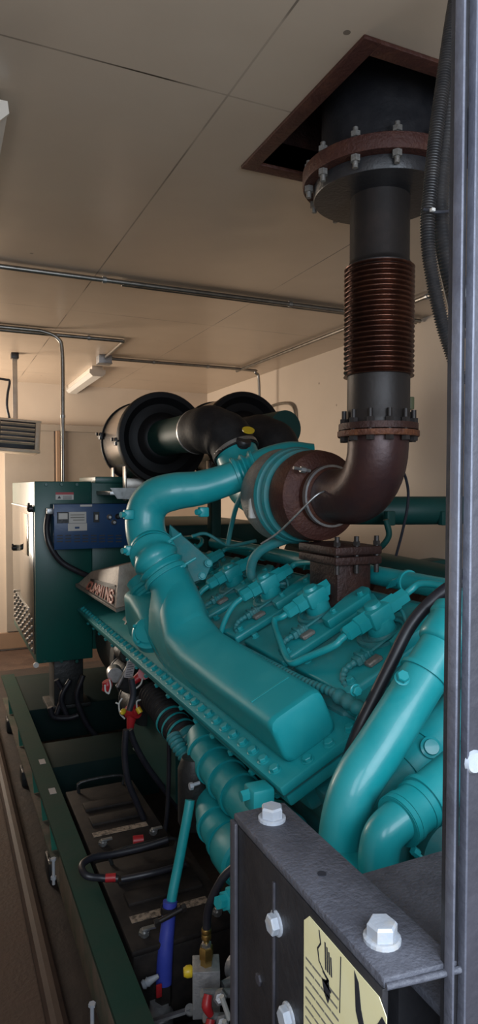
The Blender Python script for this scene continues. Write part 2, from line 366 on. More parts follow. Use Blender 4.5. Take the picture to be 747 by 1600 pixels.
# block, sump, bell housing
b = nb(); prism(b, [(1.0, 1.45, .42), (2.15, 1.45, .42), (2.25, 1.45, .85), (2.05, 1.45, 1.02), (1.63, 1.45, 1.10), (1.48, 1.45, 1.02), (1.16, 1.45, 1.06), (.90, 1.45, .90), (.98, 1.45, .75)], (0, 2.3, 0))
bevall(b, .012); obj('engine_block', b, TEALD, eng)
b = nb(); box(b, 1.08, 2.1, 1.55, 3.6, .2, .43, .03, 3); obj('oil_sump', b, DGREEN, eng)
b = nb(); lathe(b, [(.30, 0), (.34, .02), (.34, .10), (.30, .16), (.30, .62)], (1.12, 3.22, .82), (0, 1, 0), 48)
obj('flywheel_housing', b, BLKBLK, eng)
b = nb(); ring(b, (1.12, 3.225, .82), (0, 1, 0), .335, .02, .012, 48); obj('housing_rim', b, BLKBLK, eng)
b = nb(); prism(b, [(.86, 3.15, .40), (1.06, 3.15, .36), (1.06, 3.15, .62), (.96, 3.15, .62)], (0, .03, 0)); prism(b, [(.87, 2.55, .40), (.93, 2.55, .34), (.93, 3.2, .34), (.87, 3.2, .40)], (.0, 0, .40)); obj('engine_mount', b, DGREEN, eng)
b = nb(); box(b, .98, 1.10, 1.6, 3.1, .34, .60, .02); obj('side_rail_casting', b, DGREEN, eng)

# intake manifold base with its bolted flange (left bank, outboard)
b = nb(); box(b, -.058, .215, 1.395, 4.0, -.028, 0.0, .006, 2, BM); box(b, -.048, .20, 1.41, 3.98, -.075, -.03, .008, 2, BM)
man = obj('intake_manifold', b, TEALM, eng)
b = nb(); box(b, -.056, .213, 1.398, 3.998, -.0312, -.0275, 0, 1, BM); obj('gasket', b, GSKT, man)
k = 0; y = 1.466
while y < 3.97:
    bolt(man, B(-.030, y, 0), ND, .0138, .013); y += .0645; k += 1
for s in (.045, .115, .185): bolt(man, B(s, 1.418, 0), ND, .0135, .012)
y = 1.50
while y < 3.9:
    bolt(man, B(-.044, y, -.076), -ND, .010, .014, TEAL, False, 'flange_nut'); y += .149
bolt(man, B(.188, 1.60, 0), ND, .0135, .012)
b = nb(); box(b, .02, .19, 2.5, 3.95, -.24, -.076, .02, 2, BM); box(b, .02, .19, 1.5, 2.5, -.20, -.076, .02, 2, BM); obj('manifold_runner', b, TEALD, man)

# front plenum cover: flat box at the near end sweeping up into the charge pipe inlet
C1 = aY(262, 903, 2.50); AX1 = Vector((-.36, .52, .78)).normalized()
def plenum(C1, ylow, ymid, yend, name, inboard=.0825):
    b = nb(); rows = []
    a0 = SD
    spec = [(ylow-.004, .0825, .060, .072, .052, 5, 0), (ylow, .0825, .064, .080, .063, 7, 0), (ylow+.01, .0825, .065, .083, .0655, 8, 0),
            (ylow+.02, .0825, .065, .0835, .066, 8, 0), (ylow+.3, .084, .068, .086, .070, 7, 0), (ymid-.1, .088, .078, .091, .080, 5, .1), (ymid+.05, .098, .105, .097, .098, 3.6, .35)]
    for y, s, n, ha, hb, p, tl in spec:
        T = (YD*(1-tl)+AX1*tl).normalized(); bb = SD.cross(T).normalized()
        rows.append(superring(b, B(s, y, n), SD, bb, ha, hb, p))
    aA = (SD-AX1*SD.dot(AX1)).normalized(); bA = aA.cross(AX1)
    last = B(.098, ymid+.05, .105)
    for f, ha, hb, p, tl in ((.35, .096, .104, 2.8, .6), (.7, .091, .094, 2.2, .85)):
        T = (YD*(1-tl)+AX1*tl).normalized(); a = (SD-T*SD.dot(T)).normalized()
        rows.append(superring(b, last.lerp(C1-AX1*.03, f), a, a.cross(T), ha, hb, p))
    rows.append(superring(b, C1-AX1*.03, aA, bA, .085, .085, 2)); rows.append(superring(b, C1, aA, bA, .085, .085, 2))
    skin(b, rows)
    rows = [superring(b, B(.086, yend-.22, 0), SD, YD, .090, .235, 5), superring(b, B(.088, yend-.20, .06), SD, YD, .090, .235, 5), superring(b, B(.094, yend-.15, .14), SD, YD, .092, .20, 4),
            superring(b, (B(.105, yend-.06, .20)+C1)/2-AX1*.02, (SD+aA).normalized(), (YD+SD.cross(AX1)*-1).normalized(), .088, .13, 2.6), superring(b, C1-AX1*.02, aA, -bA, .086, .086, 2), superring(b, C1, aA, -bA, .085, .085, 2)]
    skin(b, rows)
    return obj(name, b, TEALM, man, ang=50)
cover = plenum(C1, 1.45, 2.22, 2.5, 'plenum_cover')
b = nb(); prism(b, [B(.02, 1.58, .1315), B(.145, 1.58, .1315), B(.145, 1.588, .1315), B(.02, 1.588, .1315)], ND*.003); obj('casting_mark', b, TEAL, man)
# filler body between covers and low skirt round the cover foot
# middle cross-over casting with round port cap (between the two covers)
b = nb(); rows = []
for y, s, n, ha, hb, p in ((2.42, .085, .02, .088, .02, 8), (2.50, .085, .06, .086, .06, 7), (2.58, .09, .085, .080, .085, 6), (2.68, .10, .10, .072, .10, 6), (2.80, .105, .115, .065, .115, 5), (2.88, .105, .115, .065, .115, 5), (2.96, .10, .06, .076, .06, 6), (3.0, .095, .012, .08, .012, 8)):
    rows.append(superring(b, B(s, y, n), SD, ND, ha, hb, p))
skin(b, rows); obj('middle_cover', b, TEALM, man)
nk = aY(238, 928, 2.80); b = nb(); lathe(b, [(.070, -.06), (.070, 0), (.082, .004), (.082, .016), (.074, .02), (.074, .032), (.084, .036), (.084, .05), (.076, .054), (.076, .09)], nk, AX1, 32); obj('rear_neck', b, TEALM, man)
pc = aY(233, 985, 2.55); dcap = Vector((-.45, -.62, .62)).normalized()
b = nb(); lathe(b, [(.075, -.04), (.075, 0), (.068, .006), (.060, .006), (.056, .016), (.03, .018)], pc-dcap*.01, dcap, 32); prt = obj('port_cap', b, TEAL, man)
for k in range(5):
    a = k*1.256; fr = frame(pc, dcap); bolt(prt, fr @ Vector((.064*math.cos(a), .064*math.sin(a), .0)), dcap, .008, .010, TEAL, False)
# name plate casting: wedge with the maker's name
A_ = [aX(118, 912, .74), aX(181, 951, .74), aX(186, 880, .775), aX(140, 893, .775)]
A_[0] = aY(120, 913, 3.95); A_[1] = aY(181, 953, 3.22); A_[2] = aY(186, 884, 3.24); A_[3] = aY(142, 893, 3.80)
b = nb(); prism(b, A_, (.16, .02, .03)); bevall(b, .006); npl = obj('name_plate_casting', b, PLATE, man, label='bare metal wedge with raised salmon letters CUMMINS')
b = nb(); prism(b, [aY(118, 912, 3.94), aY(181, 952, 3.20), aY(182, 957, 3.20), aY(118, 917, 3.94)], (.17, .03, .03)); obj('plate_rim', b, ALU, npl)
nrm = (A_[1]-A_[0]).cross(A_[3]-A_[0]).normalized()
if nrm.dot(CAM-A_[0]) < 0: nrm = -nrm
def plate_uv(u, v, h=.004):   # u along the lower edge 0..1, v up 0..1
    lo_ = A_[0].lerp(A_[1], u); hi_ = A_[3].lerp(A_[2], u); return lo_.lerp(hi_, v)+nrm*h
GL = {'C': [[(1, .85), (.75, 1), (.25, 1), (0, .75), (0, .25), (.25, 0), (.75, 0), (1, .15)]],
      'U': [[(0, 1), (0, .25), (.25, 0), (.75, 0), (1, .25), (1, 1)]],
      'M': [[(0, 0), (0, 1), (.5, .35), (1, 1), (1, 0)]], 'I': [[(.5, 0), (.5, 1)]], 'N': [[(0, 0), (0, 1), (1, 0), (1, 1)]],
      'S': [[(1, .8), (.75, 1), (.25, 1), (0, .78), (.15, .56), (.85, .44), (1, .22), (.75, 0), (.25, 0), (0, .2)]]}
def strokes(bm, lines, fn, w, h):
    for ln in lines:
        for (x0, y0), (x1, y1) in zip(ln, ln[1:]):
            a, c = fn(x0, y0), fn(x1, y1); d = (c-a)
            if d.length < 1e-6: continue
            d.normalize(); sd = d.cross(h).normalized()*w; a2, c2 = a-d*w, c+d*w
            prism(bm, [a2-sd, a2+sd, c2+sd, c2-sd], h)
b = nb(); prism(b, [plate_uv(.24, .05, .0003), plate_uv(.96, .05, .0003), plate_uv(.96, .53, .0003), plate_uv(.24, .53, .0003)], nrm*.001); obj('letter_recess', b, DARKL, npl)
b = nb(); pos = [.27, .37, .465, .575, .685, .765, .865]
for ch, u0 in zip('CUMMINS', pos):
    wd = .03 if ch == 'I' else .075
    strokes(b, GL[ch], lambda x, y: plate_uv(u0+x*wd, .11+y*.29), .0052, nrm*.004)
obj('name_lettering', b, LETTER, npl)
b = nb(); strokes(b, [[(.25, .53), (.95, .53)]], lambda x, y: plate_uv(x, y), .004, nrm*.002); obj('name_border', b, DARKL, npl)

# ---- charge air pipe
def perp_ring(bm, pts, i, r, w, t): ring(bm, pts[i], (pts[min(i+1, len(pts)-1)]-pts[max(0, i-1)]), r, w, t)
bel_a = [C1-AX1*.0, C1+AX1*.05, C1+AX1*.10, aY(237, 858, 2.62)]
b = nb(); Pp = smoothpath(bel_a, 6)
tube(b, bel_a, .088, 32, 6, rib=26, amp=.008); obj('bellows_hose', b, TEAL, eng)
for i, off in ((1, 0), (len(Pp)-3, 0)):
    b = nb(); perp_ring(b, Pp, i, .088, .018, .006); cl = obj('hose_clamp', b, TEAL, eng)
    T = (Pp[i+1]-Pp[i-1]).normalized(); c0 = Pp[i]
    side = T.cross(Vector((0, 1, 0))).normalized(); 
    b = nb(); st = c0-YD*.06+ND*.02+SD*.07
    tube(b, [st-SD*.03, st+SD*.05+Vector((0, -.005, .005))], .006, 8, 1, False); lathe(b, [(.010, 0), (.010, .012)], st-SD*.01, SD, 6); obj('clamp_screw', b, TEAL, cl)
cpts = [aY(240, 866, 2.62), aY(228, 832, 2.66), aY(228, 800, 2.67), aY(243, 778, 2.65), aY(272, 768, 2.61), aY(310, 763, 2.58), aY(345, 753, 2.56), aY(372, 743, 2.54)]
b = nb(); tube(b, cpts, [.086, .083, .082, .082, .078, .072, .068, .067], 32, 8); chp = obj('charge_air_pipe', b, TEAL, eng)
for px, py, yy in ((201, 804, 2.62), (203, 860, 2.6), (318, 800, 2.5)):
    b = nb(); p = aY(px, py, yy); box(b, p.x-.02, p.x+.02, p.y-.015, p.y+.02, p.z-.02, p.z+.02, .006); lathe(b, [(.012, 0), (.012, .025)], p+Vector((-.035, -.01, 0)), (1, .3, 0), 12); obj('pipe_boss', b, TEAL, chp)
hp = [aY(368, 744, 2.545), aY(384, 738, 2.53), aY(402, 731, 2.51)]
b = nb(); tube(b, hp, .072, 32, 8, rib=26, amp=.009); obj('bellows_hose', b, TEAL, eng)
Ph = smoothpath(hp, 6)
for i in (1, len(Ph)-2):
    b = nb(); perp_ring(b, Ph, i, .074, .014, .005); obj('hose_clamp', b, TEAL, eng)
b = nb(); tube(b, [aY(400, 731, 2.51), aY(425, 720, 2.48), aY(455, 712, 2.44), aY(490, 712, 2.40)], [.066, .064, .06, .05], 32, 8); obj('compressor_outlet', b, TEAL, eng)

# ---- turbocharger
TX, TZ = 1.29, 1.67
tb = thing('turbocharger', 'big turbocharger with rusty turbine housing and teal compressor above the engine', 'turbocharger', (TX, 2.3, TZ-.2))
b = nb(); lathe(b, [(.09, 0), (.13, .0), (.165, .02), (.172, .06), (.172, .10), (.165, .13), (.15, .15)], (TX, 2.08, TZ), (0, 1, 0), 56); th_ = obj('turbine_housing', b, RUST, tb)
b = nb(); lathe(b, [(.095, -.06), (.105, -.05), (.11, 0), (.12, .01)], (TX, 2.08, TZ), (0, 1, 0), 40); obj('turbine_outlet', b, RUST, tb)
b = nb(); lathe(b, [(.15, 0), (.178, .005), (.182, .02), (.176, .028), (.17, .03), (.17, .045), (.186, .05), (.192, .065), (.186, .08), (.172, .085)], (TX, 2.22, TZ), (0, 1, 0), 56); obj('backing_ring', b, TEALD, tb)
b = nb(); lathe(b, [(.172, 0), (.185, .03), (.19, .09), (.17, .15), (.12, .18), (.10, .26), (.10, .30)], (TX, 2.305, TZ), (0, 1, 0), 48); obj('compressor_housing', b, ALU, tb)
b = nb(); ring(b, (TX, 2.04, TZ), (0, 1, 0), .105, .02, .008, 40); vb = obj('v_band_clamp', b, ZINC, tb)
b = nb(); tube(b, [(TX-.09, 2.035, TZ+.09), (TX-.16, 2.03, TZ+.10)], .006, 8, 1, False); lathe(b, [(.011, 0), (.011, .02)], (TX-.11, 2.034, TZ+.092), (-1, 0, .15), 6); obj('clamp_bolt', b, ZINC, vb)
p = aY(395, 790, 2.35); b = nb(); box(b, p.x-.02, p.x+.02, p.y-.02, p.y, p.z-.05, p.z+.03, .004); obj('tag_plate', b, WHITE, tb)
# inlet: green duct down to compressor
def intake(dx, dy, full=True):
    x = TX+dx
    b = nb(); tube(b, [(x-.09, 3.16+dy, 1.985), (x-.07, 3.03+dy, 1.985), (x-.02, 2.93+dy, 1.94), (x+.0, 2.88+dy, 1.86)], [.112, .118, .118, .110], 32, 8, rib=9, amp=.003)
    e = obj('rubber_elbow', b, RUBBER)
    tag(e, 'black rubber elbow behind the turbocharger joining the left air cleaner' if not dx else 'black rubber elbow of the right air cleaner, partly hidden behind the turbocharger', 'hose')
    b = nb(); ring(b, (x+.002, 2.885+dy, 1.872), (0.02, -.05, -.08), .111, .018, .004, 40); obj('band_clamp', b, ZINC, e)
    b = nb(); ring(b, (x-.088, 3.155+dy, 1.985), (0.02, -1, 0), .111, .016, .004, 40); obj('band_clamp', b, ZINC, e)
    b = nb(); tube(b, [(x, 2.89+dy, 1.88), (x+.01, 2.84+dy, 1.80), (x+.01, 2.76+dy, 1.71), (x, 2.62+dy, 1.67), (x, 2.58+dy, 1.67)], [.103, .103, .103, .10, .10], 32, 8)
    d = obj('compressor_inlet_duct', b, TEAL, tb if not dx else eng)
    c0 = Vector((x-.005, 2.79+dy, 1.90)); dr = Vector((.05, -.5, .85))
    b = nb(); lathe(b, [(.028, -.04), (.030, .0), (.036, .004), (.036, .022), (.033, .026)], c0, dr, 24); si = obj('restriction_gauge', b, BLACK, d)
intake(0, 0)
p = aY(388, 673, 2.70); b = nb(); lathe(b, [(.028, 0), (.028, .006)], p, (-.1, -.55, .8), 24); gg = obj('gauge_cap', b, YEL, tb, label='yellow cap of the restriction gauge')
intake(.40, .27)

# ---- air cleaners
def cleaner(x, y, z, label):
    t = thing('air_cleaner', label, 'air cleaner', (x, y+.25, z-.27), 'air cleaners above the generator')
    b = nb(); lathe(b, [(.245, .045), (.25, .05), (.25, .45), (.245, .47), (.10, .475)], (x, y, z), (0, 1, 0), 64); obj('shell', b, STEEL, t)
    b = nb(); lathe(b, [(.10, -.02), (.12, .008), (.17, .022), (.20, .02), (.235, -.012), (.262, -.012), (.268, .0), (.268, .03), (.25, .045)], (x, y, z), (0, 1, 0), 64); obj('end_cap', b, CAPB, t)
    b = nb(); ring(b, (x, y+.46, z), (0, 1, 0), .25, .02, .010, 56); obj('rear_band', b, CAPB, t)
    b = nb(); tube(b, [(x, y, z), (x, y-.2, z), (x+.02, y-.5, z)], [.105, .10, .10], 36, 4); obj('outlet_pipe', b, DGREEN, t)
    b = nb(); lathe(b, [(.15, .01), (.125, -.02), (.108, -.03)], (x, y, z), (0, 1, 0), 40); obj('outlet_collar', b, CAPB, t)
    for a, yy in ((185, .05), (172, .45)):
        c = Vector((x+.262*math.cos(R(a)), y+yy, z-.262*math.sin(R(a-180)))); b = nb()
        box(b, c.x-.015, c.x+.012, c.y-.02, c.y+.02, c.z-.022, c.z+.022, .005); tube(b, [c+Vector((-.01, -.045, 0)), c+Vector((-.01, .045, 0))], .006, 8, 1, False)
        lathe(b, [(.011, 0), (.011, .012)], c+Vector((-.02, 0, .012)), (-1, 0, 0), 6); obj('band_latch', b, BLACK, t)
    for yy in (.09, .38):
        b = nb(); box(b, x-.20, x+.12, y+yy, y+yy+.04, z-.30, z-.23, .004); box(b, x-.205, x-.195, y+yy-.01, y+yy+.05, z-.36, z-.16, .002); obj('saddle', b, CONDUIT, t)
    return t
cleaner(1.185, 3.67, 1.985, 'silver and black drum air cleaner at left above the control cabinet')
cleaner(1.74, 3.75, 2.03, 'black drum air cleaner behind, half hidden by the rubber elbows')
t = thing('air_cleaner_shelf', 'pale folded metal bracket under the left air cleaner', 'bracket', (1.1, 3.75, 1.6))
b = nb(); p = aY(172, 764, 3.66); q = aY(240, 768, 3.66); box(b, p.x, q.x+.9, 3.66, 4.16, q.z-.02, q.z+.002, .002); prism(b, [(p.x, 3.658, p.z+.006), (q.x, 3.658, p.z+.006), (q.x, 3.658, p.z-.065), (p.x+.04, 3.658, p.z-.055)], (0, .006, 0)); obj('shelf_plate', b, ZINC, t)
b = nb(); box(b, 1.5, 1.56, 3.7, 3.78, 1.3, q.z-.022, .004); obj('shelf_leg', b, DGREEN, t)
b = nb(); box(b, 1.9, 1.96, 3.7, 3.78, 1.3, q.z-.022, .004); obj('shelf_leg', b, DGREEN, t)

# ---- exhaust
EX, EY = 1.29, 1.76
ex = thing('exhaust_riser', 'dark rusty exhaust pipe with ribbed bellows rising into the roof opening', 'exhaust pipe', (EX, EY, 1.6))
b = nb(); el = [(EX, 2.02, TZ), (EX, 1.96, TZ)]
Rr = .165
for k in range(10):
    a = R(90*k/9); el.append((EX, EY+Rr-Rr*math.sin(a), TZ+Rr-Rr*math.cos(a)))
el += [(EX, EY, TZ+Rr+.04)]
tube(b, el, .097, 40, 1, False); obj('elbow', b, mat('dark_red_brown_elbow', (0.036, 0.016, 0.017), 0.42, .3, (0.060, 0.022, 0.018), 7, .4, .75, bump=.1, bscale=60), ex)
zf = 1.882
b = nb(); lathe(b, [(.09, 0), (.128, 0), (.13, .003), (.13, .018), (.09, .018)], (EX, EY, zf-.02), (0, 0, 1), 48); lf = obj('lower_flange', b, RUSTO, ex)
b = nb(); lathe(b, [(.09, 0), (.126, 0), (.126, .02), (.09, .02)], (EX, EY, zf+.002), (0, 0, 1), 48); obj('upper_flange', b, RUSTD, ex)
for k in range(12):
    a = 2*math.pi*k/12+.2; c = (EX+.112*math.cos(a), EY+.112*math.sin(a), 0)
    b = nb(); lathe(b, [(.008, -.032), (.008, .062)], (c[0], c[1], zf), (0, 0, 1), 10); lathe(b, [(.014, .022), (.014, .036)], (c[0], c[1], zf), (0, 0, 1), 6); lathe(b, [(.014, -.034), (.014, -.02)], (c[0], c[1], zf), (0, 0, 1), 6)
    obj('stud', b, PIPED, lf)
b = nb(); lathe(b, [(.10, 0), (.103, .01), (.10, .02), (.099, .17), (.105, .18)], (EX, EY, zf+.02), (0, 0, 1), 48); obj('lower_sleeve', b, PIPED, ex)
b = nb(); nr = 22; zb0, zb1 = 2.055, 2.395; pr = []
for k in range(nr*8+1):
    z = zb0+(zb1-zb0)*k/(nr*8); pr.append((.104+.0075*(.5+.5*math.cos(2*math.pi*k/8))**.6, z))
lathe(b, pr, (EX, EY, 0), (0, 0, 1), 56); obj('bellows', b, BELLOWM, ex, ang=80)
b = nb(); lathe(b, [(.104, 2.385), (.106, 2.40), (.097, 2.41), (.094, 2.42), (.094, 2.64)], (EX, EY, 0), (0, 0, 1), 48); obj('upper_pipe', b, PIPED, ex)
b = nb(); lathe(b, [(.08, 2.615), (.208, 2.615), (.21, 2.618), (.21, 2.655), (.08, 2.655)], (EX, EY, 0), (0, 0, 1), 64); obj('reducer_plate', b, BLACK, ex)
b = nb(); lathe(b, [(.16, 2.656), (.242, 2.656), (.245, 2.66), (.245, 2.70), (.235, 2.706), (.16, 2.706)], (EX, EY, 0), (0, 0, 1), 64); rf = obj('roof_flange', b, RUSTO if False else RUST, ex)
for k in range(12):
    a = 2*math.pi*k/12+.1; c = (EX+.226*math.cos(a), EY+.226*math.sin(a))
    b = nb(); lathe(b, [(.008, 2.62), (.008, 2.735)], (c[0], c[1], 0), (0, 0, 1), 10); lathe(b, [(.015, 2.707), (.015, 2.722)], (c[0], c[1], 0), (0, 0, 1), 6); lathe(b, [(.015, 2.638), (.015, 2.655)], (c[0], c[1], 0), (0, 0, 1), 6)
    obj('stud', b, ALU, rf)
b = nb(); lathe(b, [(.185, 2.70), (.185, 3.12)], (EX, EY, 0), (0, 0, 1), 56); obj('roof_sleeve', b, BLACK, ex)
b = nb(); p0, p1 = (EX+.09, EY-.02, 1.90), (EX+.10, EY-.02, 1.96)
box(b, EX+.078, EX+.097, EY-.06, EY-.03, 1.95, 1.99, .003, 2); obj('paint_patch', b, mat('greenish_paint_patch', (.06, .065, .03), .6), ex, label='small greenish patch on the lower sleeve')
# sensor probe and its line on the elbow
b = nb(); a = aY(522, 766, 1.95); tube(b, [aY(528, 766, 1.92), a, aY(497, 772, 1.93), aY(462, 806, 1.98), aY(435, 832, 2.05), aY(408, 850, 2.1)], .0038, 10, 8)
tag(obj('thermocouple_line', b, ZINC), 'thin silver sensor line curving from the rusty elbow down to the engine', 'sensor line')
b = nb(); tube(b, [aY(612, 741, 1.85), aY(628, 735, 1.86), aY(637, 760, 1.88), aY(637, 790, 1.9), aY(629, 830, 1.94), aY(619, 868, 1.98)], .005, 10, 8)
tag(obj('sensor_cable', b, CABLE), 'thin black cable looping down beside the exhaust elbow', 'cable')

# ---- rusty exhaust manifold in the valley
b = nb(); box(b, 1.26, 1.41, 1.95, 2.15, 1.20, 1.50, .02); box(b, 1.235, 1.43, 1.92, 2.18, 1.465, 1.495, .006); box(b, 1.235, 1.43, 1.92, 2.18, 1.43, 1.46, .006)
emf = obj('exhaust_manifold_riser', b, RUSTD, eng)
for xx in (1.25, 1.33, 1.415):
    b = nb(); lathe(b, [(.009, 0), (.009, .13)], (xx, 1.935, 1.40), (0, 0, 1), 8); lathe(b, [(.013, .098), (.013, .112)], (xx, 1.935, 1.40), (0, 0, 1), 6); obj('stud', b, PIPED, emf)
b = nb(); tube(b, [(1.66, 1.35, 1.27), (1.66, 3.6, 1.27)], .085, 24, 2, False)
for yy in (1.5, 1.86, 2.22, 2.6, 3.0): ring(b, (1.66, yy, 1.27), (0, 1, 0), .084, .03, .02, 24)
obj('exhaust_manifold', b, RUST, eng)

# ---- cylinder heads with injectors and fuel lines, left bank
ys = [1.65, 2.02, 2.39, 2.75, 3.11, 3.47]
RAILS = (.735, .035)
for i, y in enumerate(ys):
    b = nb(); box(b, .205, .70, y-.172, y+.172, -.20, .012, .012, 2, BM); hd = obj('cylinder_head', b, TEALD, eng)
    b = nb(); prism(b, [B(.245, y-.155, .012), B(.66, y-.155, .012), B(.685, y-.10, .012), B(.685, y+.14, .012), B(.25, y+.15, .012)], ND*.030); bevall(b, .008, 3); obj('rocker_cover', b, TEAL, hd)
    # ring boss
    ic = B(.509, y, .042)
    b = nb(); lathe(b, [(.085, 0), (.083, .010), (.074, .013), (.066, .010), (.064, .004), (.05, .004), (.046, .012)], ic, ND, 32); obj('injector_seat', b, TEALD, hd)
    b = nb(); lathe(b, [(.044, 0), (.044, .05), (.038, .054)], ic, ND, 28); lathe(b, [(.033, .054), (.033, .062)], ic, ND, 28)
    box(b, .468, .550, y-.040, y+.040, .078, .138, .009, 2, BM); lathe(b, [(.026, .090), (.028, .096), (.024, .106), (.012, .108)], ic, ND, 24)
    inj = obj('injector_body', b, TEAL, hd)
    for s0, s1 in ((.478, .395), (.540, .625)):
        b = nb(); d = SD*(1 if s1 > s0 else -1); c0 = B(s0, y, .108)
        lathe(b, [(.031, .0), (.031, .048), (.026, .050), (.026, .088), (.018, .094)], c0, d, 6); obj('fuel_fitting', b, TEAL, inj)
        b = nb()
        if s1 > s0:
            if i == 0: pth = [B(.61, y, .108), B(.655, y, .112), B(.685, y-.02, .122), B(.70, y-.10, .12), B(.705, y-.26, .12)]
            elif i % 2: pth = [B(.61, y, .108), B(.66, y+.005, .112), B(.69, y+.06, .125), B(.69, y+.20, .125), B(.665, y+.355, .116), B(.61, y+.365, .108)]
            else: continue
        else:
            if i == 0: pth = [B(.405, y, .108), B(.37, y, .104), aB(520, 1010, .095), aB(478, 1028, .075), aB(458, 1036, .065), aB(448, 1028, .065), aB(438, 1003, .08), aB(430, 980, .09), aB(430, 968, .10), B(.37, ys[1], .105), B(.405, ys[1], .108)]
            elif i == 1: continue
            else: pth = [B(.405, y, .108), B(.35, y, .100), B(.30, y-.01, .08), B(.25, y-.03, .05), B(.22, y-.05, .03)]
        tube(b, pth, .0115, 12, 7)
        obj('fuel_line', b, TEAL, inj)
    # cast lump beside the injector with clamps
    b = nb(); prism(b, [B(.45, y-.155, .04), B(.64, y-.15, .04), B(.672, y-.11, .04), B(.672, y-.055, .04), B(.60, y-.06, .04), B(.54, y-.09, .04), B(.455, y-.105, .04)], ND*.034); bevall(b, .007, 2); lump = obj('rocker_boss', b, TEAL, hd)
    for s in (.50, .62): bolt(lump, B(s, y-.125, .074), ND, .011, .013)
    for s, dy in ((.29, -.12), (.29, .12), (.655, .10)): bolt(hd, B(s, y+dy, .042), ND, .0125, .015)
    # bails round the seat
    b = nb(); tube(b, [ic+SD*.06+YD*(-.05)+ND*.01, ic+SD*.085+ND*.035, ic+SD*.06+YD*.05+ND*.01], .006, 8, 6); obj('clamp_bail', b, TEALD, hd)
    # wiring plug
    w0 = B(.372, y-.075, .058)
    b = nb(); box(b, .345, .405, y-.092, y-.060, .048, .072, .004, 2, BM); box(b, .36, .372, y-.098, y-.054, .046, .078, .003, 1, BM); box(b, .385, .394, y-.096, y-.056, .046, .076, .003, 1, BM); pl = obj('injector_plug', b, TEALD, hd)
    b = nb(); box(b, .36, .41, y-.125, y-.095, .042, .058, .004, 1, BM); obj('plug_clip', b, ALU, hd, label='bare metal clip of the plug')
    b = nb(); tube(b, [B(.345, y-.076, .06), B(.31, y-.076, .058), B(.285, y-.09, .048), B(.27, y-.12, .035), B(.25, y-.12, .02)], .0095, 10, 6, rib=60, amp=.0012); tube(b, [B(.405, y-.076, .06), B(.46, y-.076, .062), B(.54, y-.062, .056), B(.565, y-.03, .056), B(.56, y+.01, .06)], .005, 8, 6); obj('plug_wire', b, TEALD, hd)
# fuel rails
b = nb(); tube(b, [B(.775, 1.28, .05), B(.775, 3.6, .05)], .035, 24, 1, False); rl = obj('coolant_rail', b, TEAL, eng)
for y in (1.32, 1.83, 2.4, 2.95):
    b = nb(); ring(b, B(.775, y, .05), (0, 1, 0), .035, .012, .006, 28); prism(b, [B(.745, y, .082), B(.70, y-.03, .10), B(.70, y+.02, .06), B(.745, y+.02, .05)], YD*.008); obj('rail_clip', b, TEAL, rl)
b = nb(); tube(b, [B(.73, 1.30, -.02), B(.73, 3.6, -.02)], .024, 20, 1, False); obj('oil_rail', b, TEALD, eng)
b = nb(); tube(b, [B(.70, 1.5, .118), B(.715, 1.42, .135), B(.73, 1.30, .13), B(.75, 1.1, .10)], .011, 12, 8); obj('fuel_supply_line', b, TEAL, eng)
b = nb(); tube(b, [aY(465, 870, 2.3), aY(440, 835, 2.4)][:0] or [B(.60, 2.42, .05), aY(398, 905, 2.48), aY(394, 880, 2.46), aY(408, 860, 2.42), aY(440, 845, 2.36), aY(475, 836, 2.3)], .020, 16, 8); obj('oil_feed_hose', b, TEALD, eng)
b = nb(); tube(b, [aY(356, 850, 2.75), aY(362, 820, 2.7), aY(372, 785, 2.62), aY(392, 757, 2.5), aY(432, 736, 2.32), aY(470, 722, 2.2)], .011, 12, 8); obj('air_sense_line', b, TEALD, eng)
b = nb(); tube(b, [aY(300, 838, 2.9), aY(322, 834, 2.9), aY(350, 850, 2.85), aY(365, 852, 2.8), aY(400, 845, 2.7)], .008, 10, 6); obj('return_line', b, TEALD, eng)
# lifting bracket plate behind charge inlet
b = nb(); pts = [aY(265, 820, 2.72), aY(332, 878, 2.62), aY(322, 902, 2.60), aY(290, 915, 2.6), aY(262, 880, 2.7)]
prism(b, pts, (.01, .02, .0)); lb = obj('lifting_bracket', b, TEALD, eng)
for px, py in ((326, 880), (316, 900)): bolt(lb, aY(px, py, 2.60), (-.2, -1, .3), .014, .012)
# second aftercooler / dark covers on the right bank
b = nb(); rows = []
for y, hz in ((1.3, .05), (1.6, .07), (1.9, .085), (2.3, .10), (2.9, .11), (3.5, .11)):
    rows.append(superring(b, (2.10, y, 1.18+hz*.5), (1, 0, -.35), (.3, 0, 1), .22, hz, 3.2))
skin(b, rows); obj('right_bank_cover', b, DGREEN, eng)
for y in (1.75, 2.1, 2.45):
    b = nb(); prism(b, [(1.80, y, 1.27), (2.05, y, 1.35), (2.2, y, 1.36), (2.2, y, 1.28), (1.80, y, 1.22)], (0, .10, 0)); bevall(b, .008); obj('right_rocker_cover', b, DGREEN, eng)
b = nb(); tube(b, [(1.36, 2.62, 1.60), (1.62, 2.46, 1.60), (1.95, 2.30, 1.60), (2.5, 2.25, 1.60)], .062, 28, 8); rp = obj('right_charge_air_pipe', b, DGREEN, eng)  # teal pipe in dark green, its shade put into the colour
for px in (612, 697):
    p = aY(px, 810, 2.22); b = nb(); box(b, p.x-.02, p.x+.02, p.y, p.y+.03, p.z-.03, p.z+.03, .004); obj('pipe_tab', b, DGREEN, rp)
b = nb(); tube(b, [aY(603, 812, 2.1), aY(608, 835, 2.1), aY(600, 850, 2.12), aY(590, 858, 2.15)], .012, 10, 6); obj('vent_hose', b, DGREEN, eng)

